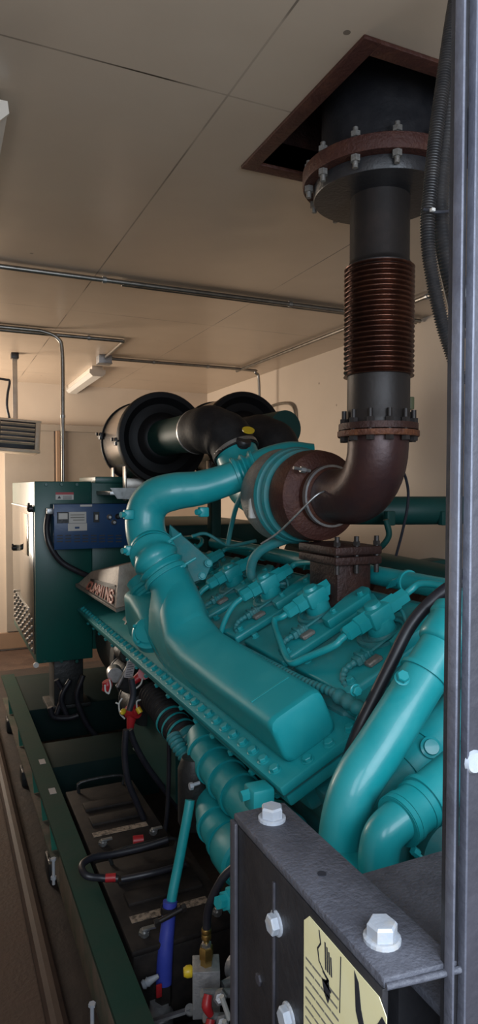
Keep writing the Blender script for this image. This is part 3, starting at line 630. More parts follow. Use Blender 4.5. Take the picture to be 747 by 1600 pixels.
# ---- front of the engine: gear case and coolant pipes
b = nb(); prism(b, [(.98, 1.36, .95), (1.0, 1.36, .45), (2.2, 1.36, .45), (2.25, 1.36, .95), (2.0, 1.36, 1.12), (1.66, 1.36, 1.2), (1.28, 1.36, 1.14)], (0, .09, 0)); bevall(b, .008)
gc = obj('gear_case', b, TEALD, eng)
for px, py in ((555, 1078), (563, 1125), (596, 1128), (669, 1100), (648, 1128), (600, 1065), (520, 1280)):
    bolt(gc, aY(px, py, 1.358), (0, -1, 0), .013, .014)
b = nb(); box(b, .22, .40, 1.405, 1.50, .0, .02, .005, 2, BM); obj('head_end_plate', b, TEAL, eng)
# big teal coolant pipe
wp = [aY(735, 945, 1.22), aY(700, 998, 1.21), aY(660, 1061, 1.20), aY(625, 1117, 1.19), aY(592, 1170, 1.185), aY(566, 1209, 1.18), aY(549, 1242, 1.175), aY(536, 1285, 1.17), aY(528, 1335, 1.17)]
b = nb(); tube(b, wp, [.0535]*6+[.051, .048, .045], 36, 10); cp = obj('coolant_pipe', b, TEAL, eng)
W = smoothpath(wp, 10)
b = nb(); perp_ring(b, W, 19, .0535, .010, .007); obj('pipe_bead', b, TEAL, cp)
up = W[6]; ax = (W[0]-W[8]).normalized()
b = nb(); lathe(b, [(.054, -.02), (.062, -.014), (.066, .0), (.066, .05), (.072, .055), (.072, .075), (.05, .08)], W[11], ax, 36); obj('pipe_collar', b, TEAL, cp)
bolt(cp, aY(628, 1060, 1.15), (-.3, -.7, .6), .014, .018)
fe = aY(543, 1340, 1.13)
b = nb(); M_ = Matrix.Translation(fe) @ Matrix.Rotation(R(8), 4, 'Y'); box(b, -.075, .065, -.06, .06, -.012, .012, .006, 2, M_); ff = obj('pipe_flange', b, TEAL, cp)
bolt(ff, M_ @ Vector((.045, -.035, .012)), (0, 0, 1), .015, .018, TEAL)
# upper right short pipe with plug
b = nb(); q1 = [aY(730, 1105, 1.34), aY(690, 1145, 1.33), aY(640, 1195, 1.32), aY(590, 1240, 1.31), aY(545, 1285, 1.30)]
tube(b, q1, .060, 32, 6); up2 = obj('bypass_pipe', b, TEAL, eng)
Q = smoothpath(q1, 6)
for i in (9, 13): b = nb(); perp_ring(b, Q, i, .060, .012, .006); obj('pipe_bead', b, TEAL, up2)
pp = aY(673, 1168, 1.27); b = nb(); lathe(b, [(.026, -.02), (.026, .004), (.020, .006), (.018, .012), (.006, .013)], pp, (-.35, -.8, .5), 24); obj('pipe_plug', b, TEAL, up2)
# lower right elbow with hose
e1 = [aY(592, 1375, 1.05), aY(592, 1335, 1.05), aY(600, 1305, 1.05), aY(622, 1282, 1.05), aY(640, 1270, 1.05)]
b = nb(); tube(b, e1, .040, 32, 8); elb = obj('coolant_elbow', b, TEAL, eng)
e2 = [aY(622, 1284, 1.05), aY(650, 1262, 1.06), aY(690, 1228, 1.07), aY(735, 1190, 1.08)]
b = nb(); tube(b, e2, .050, 32, 8); hs = obj('coolant_hose', b, TEAL, eng)
E = smoothpath(e2, 8)
for i in (1, 3, 9, 11): b = nb(); perp_ring(b, E, i, .050, .012, .003 if i != 11 else .006); obj('hose_clamp', b, TEAL, hs)
b = nb(); tube(b, [aY(648, 1330, 1.02), aY(668, 1348, 1.0)], .004, 8, 1, False); lathe(b, [(.009, 0), (.009, .014)], aY(645, 1328, 1.02), (.6, -.2, -.5), 6); obj('clamp_screw', b, TEAL, hs)
b = nb(); lathe(b, [(.10, 0), (.11, .02), (.11, .08), (.08, .10), (.04, .16)], aY(705, 1325, 1.30), (-.3, -1, .1), 36); obj('water_pump', b, TEALD, eng)
b = nb(); lathe(b, [(.16, 0), (.17, .02), (.17, .06), (.10, .07)], (1.28, 1.355, .74), (0, -1, 0), 40); obj('drive_cover', b, TEALD, eng)
# harness beside the plenum cover
b = nb(); hpath = [B(.20, 2.4, .06), B(.205, 2.1, .06), B(.205, 1.85, .06), B(.21, 1.65, .055), B(.225, 1.52, .05), B(.235, 1.40, .02), B(.24, 1.32, -.03)]
tube(b, hpath, .013, 12, 8, rib=55, amp=.0015); obj('wiring_harness', b, TEALD, eng)
b = nb(); tube(b, [B(.222, 1.50, .052), B(.232, 1.42, .03), B(.238, 1.35, -.01)], .020, 14, 6, rib=30, amp=.002); obj('harness_boot', b, TEALD, eng)

# ---- lower left pipes under the manifold
def jacket(pts, r, name, m, lab=None, clamps=(), cr=.007):
    b = nb(); tube(b, pts, r, 32, 8); o = obj(name, b, m, eng, label=lab)
    Pq = smoothpath(pts, 8)
    for i in clamps:
        i = i if i >= 0 else len(Pq)+i
        b = nb(); perp_ring(b, Pq, i, max(r) if not isinstance(r, (int, float)) else r, .016, cr); obj('hose_clamp', b, m, o)
    return o
jacket([(.86, 2.20, .80), (.835, 2.08, .775), (.84, 1.85, .745), (.85, 1.62, .73), (.86, 1.36, .72)], .064, 'oil_cooler_hose', TEALM, None, (6, 10, 13, 16))
b = nb(); lathe(b, [(.074, 0), (.078, .01), (.078, .09), (.070, .1)], (.85, 1.66, .733), (.02, -1, -.03), 36); obj('hose_coupling', b, TEALM, eng)
p = aY(405, 1245, 1.45); b = nb(); box(b, p.x-.03, p.x+.03, p.y-.03, p.y+.03, p.z-.03, p.z+.03, .008); lathe(b, [(.014, 0), (.014, .05)], p+Vector((-.05, 0, .01)), (1, 0, .1), 6); obj('clamp_block', b, TEAL, eng)
jacket([(.98, 2.13, .67), (.88, 2.10, .65), (.805, 1.96, .62), (.80, 1.7, .60), (.80, 1.3, .59)], .062, 'coolant_return_hose', TEALM, None, (17, 20))
b = nb(); lathe(b, [(.072, 0), (.076, .01), (.076, .10), (.068, .11)], (.80, 1.82, .607), (.0, -1, -.03), 36); obj('hose_coupling', b, TEALM, eng)
b = nb(); p = aY(356, 1406, 1.35); lathe(b, [(.022, -.02), (.022, .01), (.015, .012), (.015, .03)], p, (-1, -.3, .2), 6); box(b, p.x, p.x+.10, p.y-.02, p.y+.02, p.z-.03, p.z+.02, .005); obj('drain_plug', b, TEAL, eng)
cor = [aY(238, 1085, 2.75), aY(255, 1108, 2.6), aY(272, 1132, 2.48), aY(292, 1155, 2.38), aY(318, 1180, 2.27), aY(340, 1196, 2.15)]
b = nb(); tube(b, cor[:4], .058, 28, 8, rib=38, amp=.004); obj('corrugated_hose', b, RUBBER, eng, label='black corrugated hose with teal overspray')
b = nb(); tube(b, cor[3:], .062, 28, 8, rib=30, amp=.003); obj('corrugated_hose', b, TEALD, eng)
b = nb(); tube(b, [aY(270, 1150, 2.3), aY(282, 1170, 2.25), aY(300, 1195, 2.2), aY(318, 1212, 2.15)], .026, 20, 8, rib=60, amp=.003); obj('small_corrugated_hose', b, TEALD, eng)
for k, (px, py) in enumerate(((270, 1140), (258, 1118), (283, 1152))):
    b = nb(); c = cor[2+k % 2]; ring(b, cor[2].lerp(cor[3], k*.45-.3), cor[3]-cor[2], .060, .010, .003, 28); obj('hose_band', b, TEAL, eng)
# oil filter canister dark behind drain pipe
b = nb(); lathe(b, [(.05, 0), (.06, .02), (.06, .20), (.045, .24)], aY(305, 1245, 2.1)+Vector((0, 0, -.1)), (0, 0, 1), 28); obj('oil_filter', b, BLKBLK, eng)
b = nb(); tube(b, [aY(297, 1228, 2.0), aY(312, 1223, 2.0)], .006, 8, 1, False); lathe(b, [(.012, 0), (.012, .012)], aY(296, 1229, 2.0), (1, 0, 0), 6); obj('drain_screw', b, GALV, eng)

# ---- starter motors on the bell housing
def starter(x, y, z, r, ln, label):
    t = thing('starter_motor', label, 'starter motor', (x, y, z-r), 'starter motors by the flywheel housing')
    b = nb(); lathe(b, [(r*.6, 0), (r*.95, .01), (r, .02), (r, ln*.7), (r*1.04, ln*.7), (r*1.04, ln*.74), (r*.9, ln*.76), (r*.8, ln)], (x, y, z), (0, 1, 0), 32); obj('motor_body', b, BLKBLK, t)
    b = nb(); lathe(b, [(r*.4, 0), (r*.5, .01), (r*.5, ln*.5)], (x-.02, y+.04, z+r*1.4), (0, 1, 0), 24); obj('solenoid', b, BLKBLK, t)
    return t
s1p = aY(220, 1098, 3.0); s2p = aY(192, 1062, 3.1)
st1 = starter(s1p.x+.02, 2.95, s1p.z-.02, .085, .28, 'lower black starter motor with red boot below the manifold')
st2 = starter(s2p.x+.03, 3.02, s2p.z+.02, .075, .22, 'upper black starter motor with silver end below the manifold')
b = nb(); lathe(b, [(.034, 0), (.036, .01), (.036, .06)], aY(180, 1055, 2.98), (.15, 1, 0), 28); obj('end_cover', b, ZINC, st2)
p = aY(203, 1046, 2.9); b = nb(); Mt = Matrix.Translation(p) @ Matrix.Rotation(R(12), 4, 'Y'); box(b, -.020, .020, -.003, .003, -.038, .038, .001, 1, Mt); tg = obj('hang_tag', b, TAGW, None)
tag(tg, 'small white printed tag hanging over the starter motors', 'tag')
b = nb()
for k in range(9):
    z = .030-.0075*k; box(b, -.015, .013-.008*(k % 3 == 1), -.0045, -.003, z-.0012, z+.0012, 0, 1, Mt)
obj('tag_print', b, INK, tg)
p2 = aY(190, 1052, 2.95); b = nb(); tube(b, [p2+Vector((-.02, 0, -.06)), p2+Vector((.06, -.03, .10))], .010, 10, 1, False); obj('support_strut', b, ZINC, st2)
b = nb(); tube(b, [aY(166, 1064, 2.95), aY(168, 1070, 2.95), aY(165, 1080, 2.95)], [.02, .024, .018], 14, 4); tag(obj('terminal_boot', b, RED), 'red rubber terminal boot left of the starter motors', 'terminal boot')
b = nb(); tube(b, [aY(228, 1050, 2.8), aY(220, 1056, 2.8), aY(207, 1066, 2.8)], [.030, .022, .015], 14, 4); lathe(b, [(.027, -.02), (.027, .02)], aY(225, 1052, 2.78), (-.3, -1, .3), 18); tag(obj('terminal_boot', b, RED), 'bright red terminal boot touching the manifold edge', 'terminal boot')
b = nb(); tube(b, [aY(212, 1108, 2.78), aY(206, 1120, 2.78), aY(203, 1141, 2.78)], [.030, .022, .014], 14, 4); lathe(b, [(.030, -.03), (.030, .02)], aY(209, 1112, 2.78), (.6, -1, .3), 18); tag(obj('terminal_boot', b, RED), 'red terminal boot on the lower starter with a black cable below', 'terminal boot')
for i, (pts, lb_) in enumerate((
    ([(164, 1070), (165, 1080), (170, 1084)], 'short white wire pair hanging from the left boot'),
    ([(171, 1062), (173, 1072), (170, 1084)], 'white wire looping from the left boot'),
    ([(223, 1060), (219, 1070), (205, 1081)], 'white wire under the bright red boot'),
    ([(191, 1091), (186, 1100), (188, 1115), (195, 1123)], 'curved white wire left of the lower starter'),
    ([(181, 1098), (186, 1100)], 'tiny white wire end'),
    ([(214, 1106), (214, 1096), (221, 1093)], 'white wire hooked above the lower boot'),
    ([(228, 1096), (238, 1104), (243, 1121)], 'long curved white wire right of the lower boot'))):
    b = nb(); tube(b, [aY(px, py, 2.72) for px, py in pts], .0035, 8, 6); tag(obj('starter_wire', b, GREYW), lb_, 'wire')
b = nb(); lathe(b, [(.012, 0), (.012, .02), (.005, .03)], aY(193, 1111, 2.72), (-.5, -1, 0), 10); tag(obj('wire_connector', b, YEL), 'tiny yellow crimp connector left of the lower red boot', 'connector')
b = nb(); lathe(b, [(.012, 0), (.012, .025)], aY(215, 1106, 2.72), (.4, -.5, -.8), 10); tag(obj('wire_connector', b, YEL), 'tiny yellow crimp connector right of the lower red boot', 'connector')
for i, (pts, r_, lb_) in enumerate((
    ([(203, 1140), (212, 1165), (232, 1200), (262, 1240), (285, 1270)], .013, 'black starter cable slanting right from the red boot'),
    ([(197, 1140), (195, 1180), (200, 1220), (212, 1250), (225, 1280)], .013, 'black starter cable hanging behind the slanting one'),
    ([(264, 1150), (264, 1200), (262, 1260), (258, 1300)], .009, 'thin straight black cable beside the oil filter'),
    ([(205, 1060), (208, 1085), (202, 1110)], .012, 'short black cable between the two starters'))):
    b = nb(); tube(b, [aY(px, py, 2.70-.1*i) for px, py in pts], r_, 12, 8); tag(obj('starter_cable', b, CABLE), lb_, 'cable')
b = nb(); tube(b, [(1.05, 3.0, .95), (1.0, 3.02, 1.0), (.95, 2.9, .98), (.90, 2.7, .93)], .06, 16, 6); obj('oil_filler_neck', b, BLKBLK, eng)

# ---- alternator and control cabinet
alt = thing('alternator', 'dark green alternator drum behind the control cabinet', 'alternator', (1.6, 4.9, .3))
b = nb(); lathe(b, [(.45, 0), (.50, .03), (.50, .3), (.47, .32), (.47, 1.35), (.36, 1.5)], (1.62, 3.95, .90), (0, 1, 0), 56); obj('alternator_drum', b, DGREEN, alt)
b = nb(); box(b, 1.15, 2.05, 4.2, 5.3, .352, .46, .01); obj('alternator_foot', b, DGREEN, alt)
b = nb(); box(b, 1.14, 2.1, 4.05, 5.3, 1.30, 1.46, .02); obj('terminal_box', b, DGREEN, alt)

cab = thing('control_cabinet', 'tall dark green control cabinet with glossy side door beyond the engine', 'cabinet', (.85, 4.65, .66))
cz0, cz1 = aY(53, 1038, 4.0).z, aY(53, 752, 4.0).z
cx0 = .505; cxm = aY(144, 800, 4.0).x
b = nb(); box(b, cx0, cxm-.003, 4.0, 5.25, cz0, cz1, .006); obj('cabinet_body', b, CABG, cab)
b = nb(); box(b, cxm, 1.09, 4.015, 5.2, cz0+.05, cz1-.004, .006); obj('side_compartment', b, CABG, cab)
b = nb(); box(b, cxm+.02, 1.08, 4.0, 4.5, cz1-.01, cz1+.03, .006); obj('top_box', b, CABG, cab)
b = nb(); box(b, cx0-.006, cx0-.0005, 4.03, 5.22, cz0+.05, cz1-.15, .002); dr = obj('cabinet_door', b, CABDOOR, cab, label='glossy door with a narrow dark window')
b = nb(); box(b, cx0-.011, cx0-.006, 4.25, 4.66, cz1-.46, cz1-.20, .002); obj('door_window', b, GLASSD, dr)
b = nb(); box(b, cx0-.012, cx0-.006, 4.25, 4.9, cz0+.28, cz0+.29); box(b, cx0-.012, cx0-.006, 4.03, 5.22, cz1-.16, cz1-.152); obj('door_bead', b, ZINC, dr)
for yy in (4.05, 5.0):
    b = nb(); c = Vector((cx0-.006, yy, cz1-.16 if yy < 4.5 else cz1-.47)); lathe(b, [(.022, 0), (.022, .02), (.012, .03)], c, (-1, 0, 0), 14)
    tube(b, [c+Vector((-.025, 0, 0)), c+Vector((-.03, -.09, .03))], .007, 8, 1, False); obj('door_latch', b, BLACK, dr)
b = nb()
for j in range(5):
    for i in range(9):
        yy = 4.12+i*.125; zz = cz0+.06+j*.045+i*.004
        lathe(b, [(.014, 0), (.010, .008)], (cx0-.006, yy, zz), (-1, 0, 0), 8)
obj('vent_louvres', b, ZINC, dr)
for k in range(6):
    px = (72, 96, 120, 70, 96, 120)[k]; py = (757, 757, 757, 1033, 1033, 1033)[k]
    bolt(cab, aY(px, py, 3.999), (0, -1, 0), .011, .006, CABG, False, 'screw')
for k in range(5): bolt(cab, (.62+.05*k+.25, 4.1, cz1), (0, 0, 1), .012, .014, BLACK, False, 'top_bolt')
p = aY(101, 775, 3.996); hw = aY(115, 775, 3.996).x-p.x
b = nb(); box(b, p.x-hw, p.x+hw, 3.995, 3.9985, p.z-.022, p.z+.022); ws = obj('warning_label', b, WHITE, cab, label='white label with a red header band')
b = nb(); box(b, p.x-hw, p.x+hw, 3.9940, 3.9949, p.z+.008, p.z+.022); obj('label_header', b, RED, ws)
b = nb()
for k in range(3): box(b, p.x-hw*.2, p.x+hw*.8, 3.9940, 3.9949, p.z-.002-.008*k, p.z+.001-.008*k)
prism(b, [(p.x-hw*.8, 3.9945, p.z-.015), (p.x-hw*.4, 3.9945, p.z-.015), (p.x-hw*.6, 3.9945, p.z+.003)], (0, -.0005, 0)); obj('label_print', b, INK, ws)
b = nb(); box(b, .62, .80, 4.1, 4.3, .346, cz0, .01); box(b, .58, .84, 4.08, 4.32, .346, .37, .004); obj('cabinet_support', b, BLKBLK, cab)
b = nb(); p = aY(56, 1041, 4.0); lathe(b, [(.016, 0), (.016, .012)], (p.x, 3.995, p.z+.01), (0, -1, 0), 14); obj('corner_plug', b, WHITE, cab)
for k, pts in enumerate(([(88, 1062), (98, 1085), (88, 1118)], [(110, 1062), (96, 1090), (104, 1118)], [(130, 1055), (120, 1090), (135, 1130), (150, 1150)], [(78, 1105), (84, 1120), (105, 1122), (122, 1118)])):
    b = nb(); tube(b, [aY(px, py, 4.02-.03*k) for px, py in pts], .016, 10, 8)
    tag(obj('power_cable', b, CABLE), ('black cable crossing left under the cabinet', 'black cable crossing right under the cabinet', 'black cable running down towards the engine from the cabinet', 'black cable looped low under the cabinet')[k], 'cable', None)

# battery charger
ch = thing('battery_charger', 'blue battery charger box mounted on the cabinet front', 'battery charger', (.8, 3.9, 1.35))
a0 = aY(84, 788, 3.86); a1 = aY(199, 855, 3.86)
b = nb(); box(b, a0.x, a1.x+.02, 3.86, 3.999, a1.z, a0.z, .003); obj('charger_case', b, BLUE, ch)
def onface(px, py): return aY(px, py, 3.859)
def facebox(px0, py0, px1, py1, m, name, parent, th=.004, lab=None):
    p, q = onface(px0, py0), onface(px1, py1); b = nb(); box(b, p.x, q.x, 3.859-th, 3.859, q.z, p.z, .0008, 1); return obj(name, b, m, parent, label=lab)
gz = facebox(89, 800, 107, 817, BLACK, 'ammeter', ch, .012); 
p, q = onface(91, 802), onface(105, 811); b = nb(); box(b, p.x, q.x, 3.8455, 3.8465, q.z, p.z); obj('meter_dial', b, WHITE, gz)
l1 = facebox(107, 800, 135, 817, WHITE, 'rating_label', ch, .002); l2 = facebox(106, 818, 136, 829, WHITE, 'lower_label', ch, .002)
b = nb()
for py in (804, 808, 812):
    p, q = onface(110 if py < 812 else 114, py), onface(132, py+1); box(b, p.x, q.x, 3.8562, 3.857, q.z, p.z)
obj('label_print', b, INKG, l1)
p, q = onface(117, 823), onface(124, 826); b = nb(); box(b, p.x, q.x, 3.8562, 3.857, q.z, p.z); obj('label_block', b, BLUE, l2)
facebox(125, 788.5, 144, 791.5, WHITE, 'top_label', ch, .002)
sw = facebox(146, 800, 155, 816, BLACK, 'power_switch', ch, .006); p, q = onface(148.5, 804), onface(152.5, 812); b = nb(); box(b, p.x, q.x, 3.846, 3.853, q.z, p.z, .001, 1); obj('rocker', b, WHITE, sw)
for px, py in ((171, 808), (184, 807), (178, 816)):
    b = nb(); lathe(b, [(.017, 0), (.017, .004), (.010, .012), (.008, .016)], onface(px, py), (0, -1, 0), 20); obj('fuse_knob', b, BLACK if px == 184 else ZINC, ch)
b = nb()
for j in range(3):
    for px in (89, 102, 116, 129, 142, 155, 168, 181):
        p, q = onface(px, 836+4.7*j), onface(px+9, 837.6+4.7*j); box(b, p.x, q.x, 3.8575, 3.8592, q.z, p.z)
obj('vent_slots', b, INK, ch)
b = nb(); pts = [aY(76, 800, 3.93), aY(73, 826, 3.9), aY(78, 852, 3.88), aY(95, 877, 3.88), (aY(120, 892, 3.88)), aY(142, 902, 3.9), aY(165, 915, 3.95)]
tube(b, pts, .017, 14, 8); cc = obj('charger_cable', b, CABLE); tag(cc, 'black cable drooping from the blue charger towards the engine', 'cable')
p = aY(77, 802, 3.93); b = nb(); box(b, p.x-.018, p.x+.018, p.y-.03, p.y+.03, p.z-.005, p.z+.03, .004); obj('cable_gland', b, ZINC, cc)

# ------------------------------------------------------------------ batteries in the frame
def battery(x0, x1, y0, y1, z0, z1, label):
    t = thing('battery', label, 'battery', ((x0+x1)/2, (y0+y1)/2, z0), 'batteries in the base frame')
    b = nb(); box(b, x0, x1, y0, y1, z0, z1-.02, .01); obj('battery_case', b, DBAT, t)
    b = nb(); box(b, x0-.004, x1+.004, y0-.004, y1+.004, z1-.019, z1, .006); ld = obj('battery_lid', b, DBAT, t)
    for k in range(2):
        b = nb(); box(b, x0+.04, x1-.04, y0+.20+k*.13, y0+.27+k*.13, z1, z1+.014, .005); obj('cap_strip', b, DBAT, ld)
    b = nb(); tube(b, [(x0+.05, y1-.03, z1), (x0+.06, y1-.03, z1+.045), (x1-.06, y1-.03, z1+.045), (x1-.05, y1-.03, z1)], .007, 8, 4); obj('carry_handle', b, BLKBLK, t)
    b = nb(); box(b, x0+.03, x1-.05, y0+.12, y0+.155, z1+.0005, z1+.0018); obj('battery_label', b, TAN, t, label='worn tan label on the lid')
    for xx in (x0+.05, x1-.05):
        b = nb(); lathe(b, [(.012, 0), (.011, .022)], (xx, y0+.05, z1), (0, 0, 1), 14); lathe(b, [(.018, .006), (.018, .016)], (xx, y0+.05, z1), (0, 0, 1), 6); box(b, xx-.006, xx+.035, y0+.043, y0+.057, z1+.018, z1+.024); obj('terminal', b, ZINC, t)
    return t
battery(.50, .80, 2.42, 2.98, .10, .335, 'far dark battery with handle, nearest the green crossmember')
battery(.50, .84, 1.86, 2.36, .10, .335, 'near dark battery with tan label, in front of the other one')
b = nb(); box(b, .478, .95, 1.86, 3.2, .07, .098, .003); tag(obj('battery_tray', b, BLKBLK), 'dark steel tray under the two batteries', 'tray')
def cyl_between(px0, py0, px1, py1, z, r, m, name, lab, cat, grp=None):
    b = nb(); tube(b, [aZ(px0, py0, z), aZ(px1, py1, z)], r, 14, 1, False); return tag(obj(name, b, m), lab, cat, grp)
cyl_between(208, 1314, 224, 1312, .375, .018, RED, 'cable_sleeve', 'red cable sleeve at the right terminal of the far battery', 'cable sleeve')
cyl_between(165, 1372, 181, 1371, .375, .014, RED, 'cable_sleeve', 'red cable sleeve between the two batteries', 'cable sleeve')
b = nb(); tube(b, [aZ(185, 1373, .37), aZ(160, 1372, .375), aZ(135, 1368, .39), aZ(128, 1352, .40), aZ(145, 1340, .40), aZ(175, 1335, .39), aZ(220, 1325, .39), aZ(262, 1312, .40)], .012, 12, 8)
tag(obj('battery_cable', b, CABLE), 'black battery cable looping over the frame rail between the batteries', 'cable')
b = nb(); tube(b, [aZ(190, 1374, .36), aZ(230, 1366, .37), aZ(262, 1358, .37), aZ(290, 1350, .37)], .011, 12, 8)
tag(obj('battery_cable', b, CABLE), 'straight black battery cable running right from the red sleeve', 'cable')

# ------------------------------------------------------------------ drain line with blue hose
dl = thing('oil_drain_line', 'teal pipe joined to a bright blue hose with valve at the bottom', 'hose', aY(250, 1590, 1.85))
b = nb(); tube(b, [aY(297, 1250, 1.95), aY(293, 1275, 1.94), aY(280, 1345, 1.92), aY(270, 1395, 1.9), aY(266, 1422, 1.89)], .0155, 20, 6); obj('teal_pipe', b, TEAL, dl)
b = nb(); tube(b, [aY(266, 1408, 1.89), aY(263, 1440, 1.88), aY(258, 1490, 1.86), aY(256, 1536, 1.85)], [.022, .021, .024, .024], 24, 6); bh = obj('blue_hose', b, BLUEH, dl)
b = nb(); p = aY(264, 1420, 1.885); ring(b, p, (0.05, 0, 1), .022, .02, .004, 24); tube(b, [p+Vector((-.05, -.03, -.012)), p+Vector((.045, -.03, .012))], .008, 10, 1, False); lathe(b, [(.012, 0), (.012, .014)], p+Vector((-.055, -.03, -.013)), (1, 0, .2), 6); lathe(b, [(.012, 0), (.012, .014)], p+Vector((.03, -.03, .009)), (1, 0, .2), 6); obj('tee_bolt_clamp', b, PIPED, dl)
b = nb(); p = aY(256, 1545, 1.85); lathe(b, [(.022, .02), (.026, .0), (.026, -.04), (.020, -.045)], p, (0.03, 0, 1), 6); obj('hose_fitting', b, PIPED, dl)
b = nb(); p = aY(248, 1546, 1.82); box(b, p.x-.009, p.x+.009, p.y-.006, p.y, p.z-.022, p.z+.018, .003); obj('red_tab', b, RED, dl)
b = nb(); p = aY(232, 1534, 1.82); tube(b, [p, p+Vector((.03, 0, .008))], [.012, .006], 12, 1, False, rib=0); lathe(b, [(.014, 0), (.010, .008), (.014, .012), (.010, .02)], p, (-1, 0, -.3), 12); obj('wing_screw', b, GALV, dl)
b = nb(); p = aY(250, 1578, 1.85); lathe(b, [(.030, .03), (.032, .0), (.040, -.01), (.040, -.06), (.03, -.08)], p, (0, 0, 1), 20); box(b, p.x-.06, p.x+.03, p.y-.03, p.y+.03, p.z-.06, p.z-.015, .01); vv = obj('valve_body', b, ALUB, dl)
a, c = aY(218, 1605, 1.80), aY(297, 1580, 1.74)
b = nb(); d = (c-a).normalized(); sdv = d.cross(Vector((0, .3, 1))).normalized()*.012; prism(b, [a-sdv, a+sdv, c+sdv, c-sdv], Vector((0, .002, .007))); lathe(b, [(.016, 0), (.016, .006)], c+Vector((0, 0, .002)), (0, -.5, 1), 16); obj('valve_lever', b, ALUB, dl)
b = nb(); box(b, .50, .72, 1.70, 1.748, .08, .16, .006); tag(obj('valve_bracket', b, BLKBLK), 'dark bracket under the drain valve at the rail', 'bracket')

# fuel hose with brass fitting on aluminium block
fh = thing('fuel_hose', 'black hose with brass end fitting curving down from the engine', 'hose', aY(322, 1512, 1.5))
b = nb(); tube(b, [aY(372, 1350, 1.45), aY(350, 1370, 1.47), aY(333, 1400, 1.49), aY(325, 1425, 1.5), aY(323, 1452, 1.5)], .0105, 16, 8); obj('hose', b, CABLE, fh)
p = aY(322.5, 1450, 1.5)
b = nb(); lathe(b, [(.0115, 0), (.0125, .002), (.0125, .012), (.0115, .014), (.0125, .016), (.0125, .026), (.008, .028), (.007, .036)], p, (0, 0, -1), 20); obj('crimp_ferrule', b, BRASS, fh)
b = nb(); lathe(b, [(.008, .036), (.013, .038), (.013, .048)], p, (0, 0, -1), 6); obj('swivel_nut', b, ZINC, fh)
b = nb(); lathe(b, [(.016, .046), (.0185, .05), (.0185, .076), (.016, .078), (.016, .100)], p, (0, 0, -1), 6); obj('brass_adapter', b, BRASS, fh)
bk = thing('valve_block', 'raw aluminium block with yellow plug beside the blue hose', 'valve block', aY(325, 1560, 1.5))
t0 = aY(322, 1506, 1.5); Mb = Matrix.Translation(t0) @ Matrix.Rotation(R(-20), 4, 'Z')
b = nb(); box(b, -.034, .034, -.028, .034, -.12, -.0, .002, 2, Mb); obj('block', b, ALUB, bk)
b = nb(); lathe(b, [(.011, 0), (.014, .004), (.014, .014), (.010, .022)], Mb @ Vector((-.034, 0, -.016)), (-1, .2, 0), 16); obj('yellow_plug', b, YEL, bk)
b = nb(); ring(b, Mb @ Vector((.08, .05, -.05)), (.3, -1, .2), .028, .018, .005, 24); lathe(b, [(.012, 0), (.012, .03)], Mb @ Vector((.04, 0, -.06)), (1, .2, 0), 12); obj('side_fitting', b, ALUB, bk)
b = nb(); lathe(b, [(.016, 0), (.016, .05)], Mb @ Vector((0, 0, -.12)), (.2, -.2, -1), 6); obj('lower_nipple', b, BRASS, bk)
for k, (px, py, lab) in enumerate(((333, 1552, 'upper'), (337, 1590, 'lower'))):
    t = thing('needle_valve', lab+' of two small valves with red and white handles at the bottom edge', 'valve', aY(px, py, 1.40), 'small valves below the aluminium block')
    p = aY(px, py, 1.40)
    b = nb(); lathe(b, [(.012, 0), (.016, .01), (.016, .04), (.010, .045)], p+Vector((.02, 0, -.01)), (-.4, -.8, .5), 6); lathe(b, [(.010, -.03), (.010, .05)], p, (1, 0, -.3), 12); obj('valve_body', b, ALUB, t)
    b = nb(); tube(b, [p+Vector((-.02, -.02, .018)), p+Vector((-.028, -.03, .0)), p+Vector((-.02, -.035, -.02))], [.010, .012, .008], 10, 4); obj('red_handle', b, RED, t)
    b = nb(); tube(b, [p+Vector((.005, -.04, .02)), p+Vector((.022, -.045, -.035))], .006, 8, 1, False); obj('white_handle', b, GREYW, t)

# ------------------------------------------------------------------ black engine hose across the heads
b = nb(); tube(b, [aY(760, 900, 1.28), aY(712, 912, 1.30), aY(672, 942, 1.31), aY(640, 980, 1.32), aY(612, 1035, 1.32), aY(585, 1090, 1.32), aY(563, 1135, 1.32), aY(545, 1180, 1.33), aY(535, 1215, 1.35)], [.016, .016, .016, .016, .016, .016, .016, .0145, .014], 20, 8)
tag(obj('coolant_vent_hose', b, CABLE), 'smooth black hose arching over the teal heads behind the big pipe', 'hose')

# ------------------------------------------------------------------ radiator support frame in the foreground
rad = thing('radiator_support_frame', 'dusty black steel radiator frame corner with bolts and yellow warning sticker', 'support frame', (.45, .7, .2))
BZ = 1.22
b = nb(); prism(b, [(.389, .515, BZ-.012), (.474, .505, BZ-.012), (.474, .878, BZ-.012), (.389, .878, BZ-.012)], (0, 0, .012)); bevall(b, .003, 2); tr = obj('top_rail', b, DUSTY, rad)
b = nb(); box(b, .389, .397, .517, .878, .35, BZ-.0125, .002); obj('side_plate', b, BLACK, rad)
b = nb(); box(b, .383, .389, .860, .878, .35, BZ-.008, .002); obj('end_lip', b, POSTM, rad)
b = nb(); box(b, .3855, .389, .742, .747, .35, BZ-.03, .001); obj('weld_seam', b, POSTM, rad)
b = nb(); box(b, .40, .474, .860, .878, .35, BZ-.0125, .003); obj('end_plate', b, BLACK, rad)
b = nb(); box(b, .475, 2.3, .50, .77, 1.138, 1.15, .003); obj('shroud_plate', b, DUSTY, rad)
b = nb(); box(b, .475, 2.3, .60, .77, .12, 1.137, .003); obj('shroud_light_block', b, BLACK, rad)  # unseen shroud body, enlarged to block light towards the low left
p1 = aZ(425, 1280, BZ); p2 = aZ(597, 1468, BZ); p3 = aZ(503, 1366, BZ)
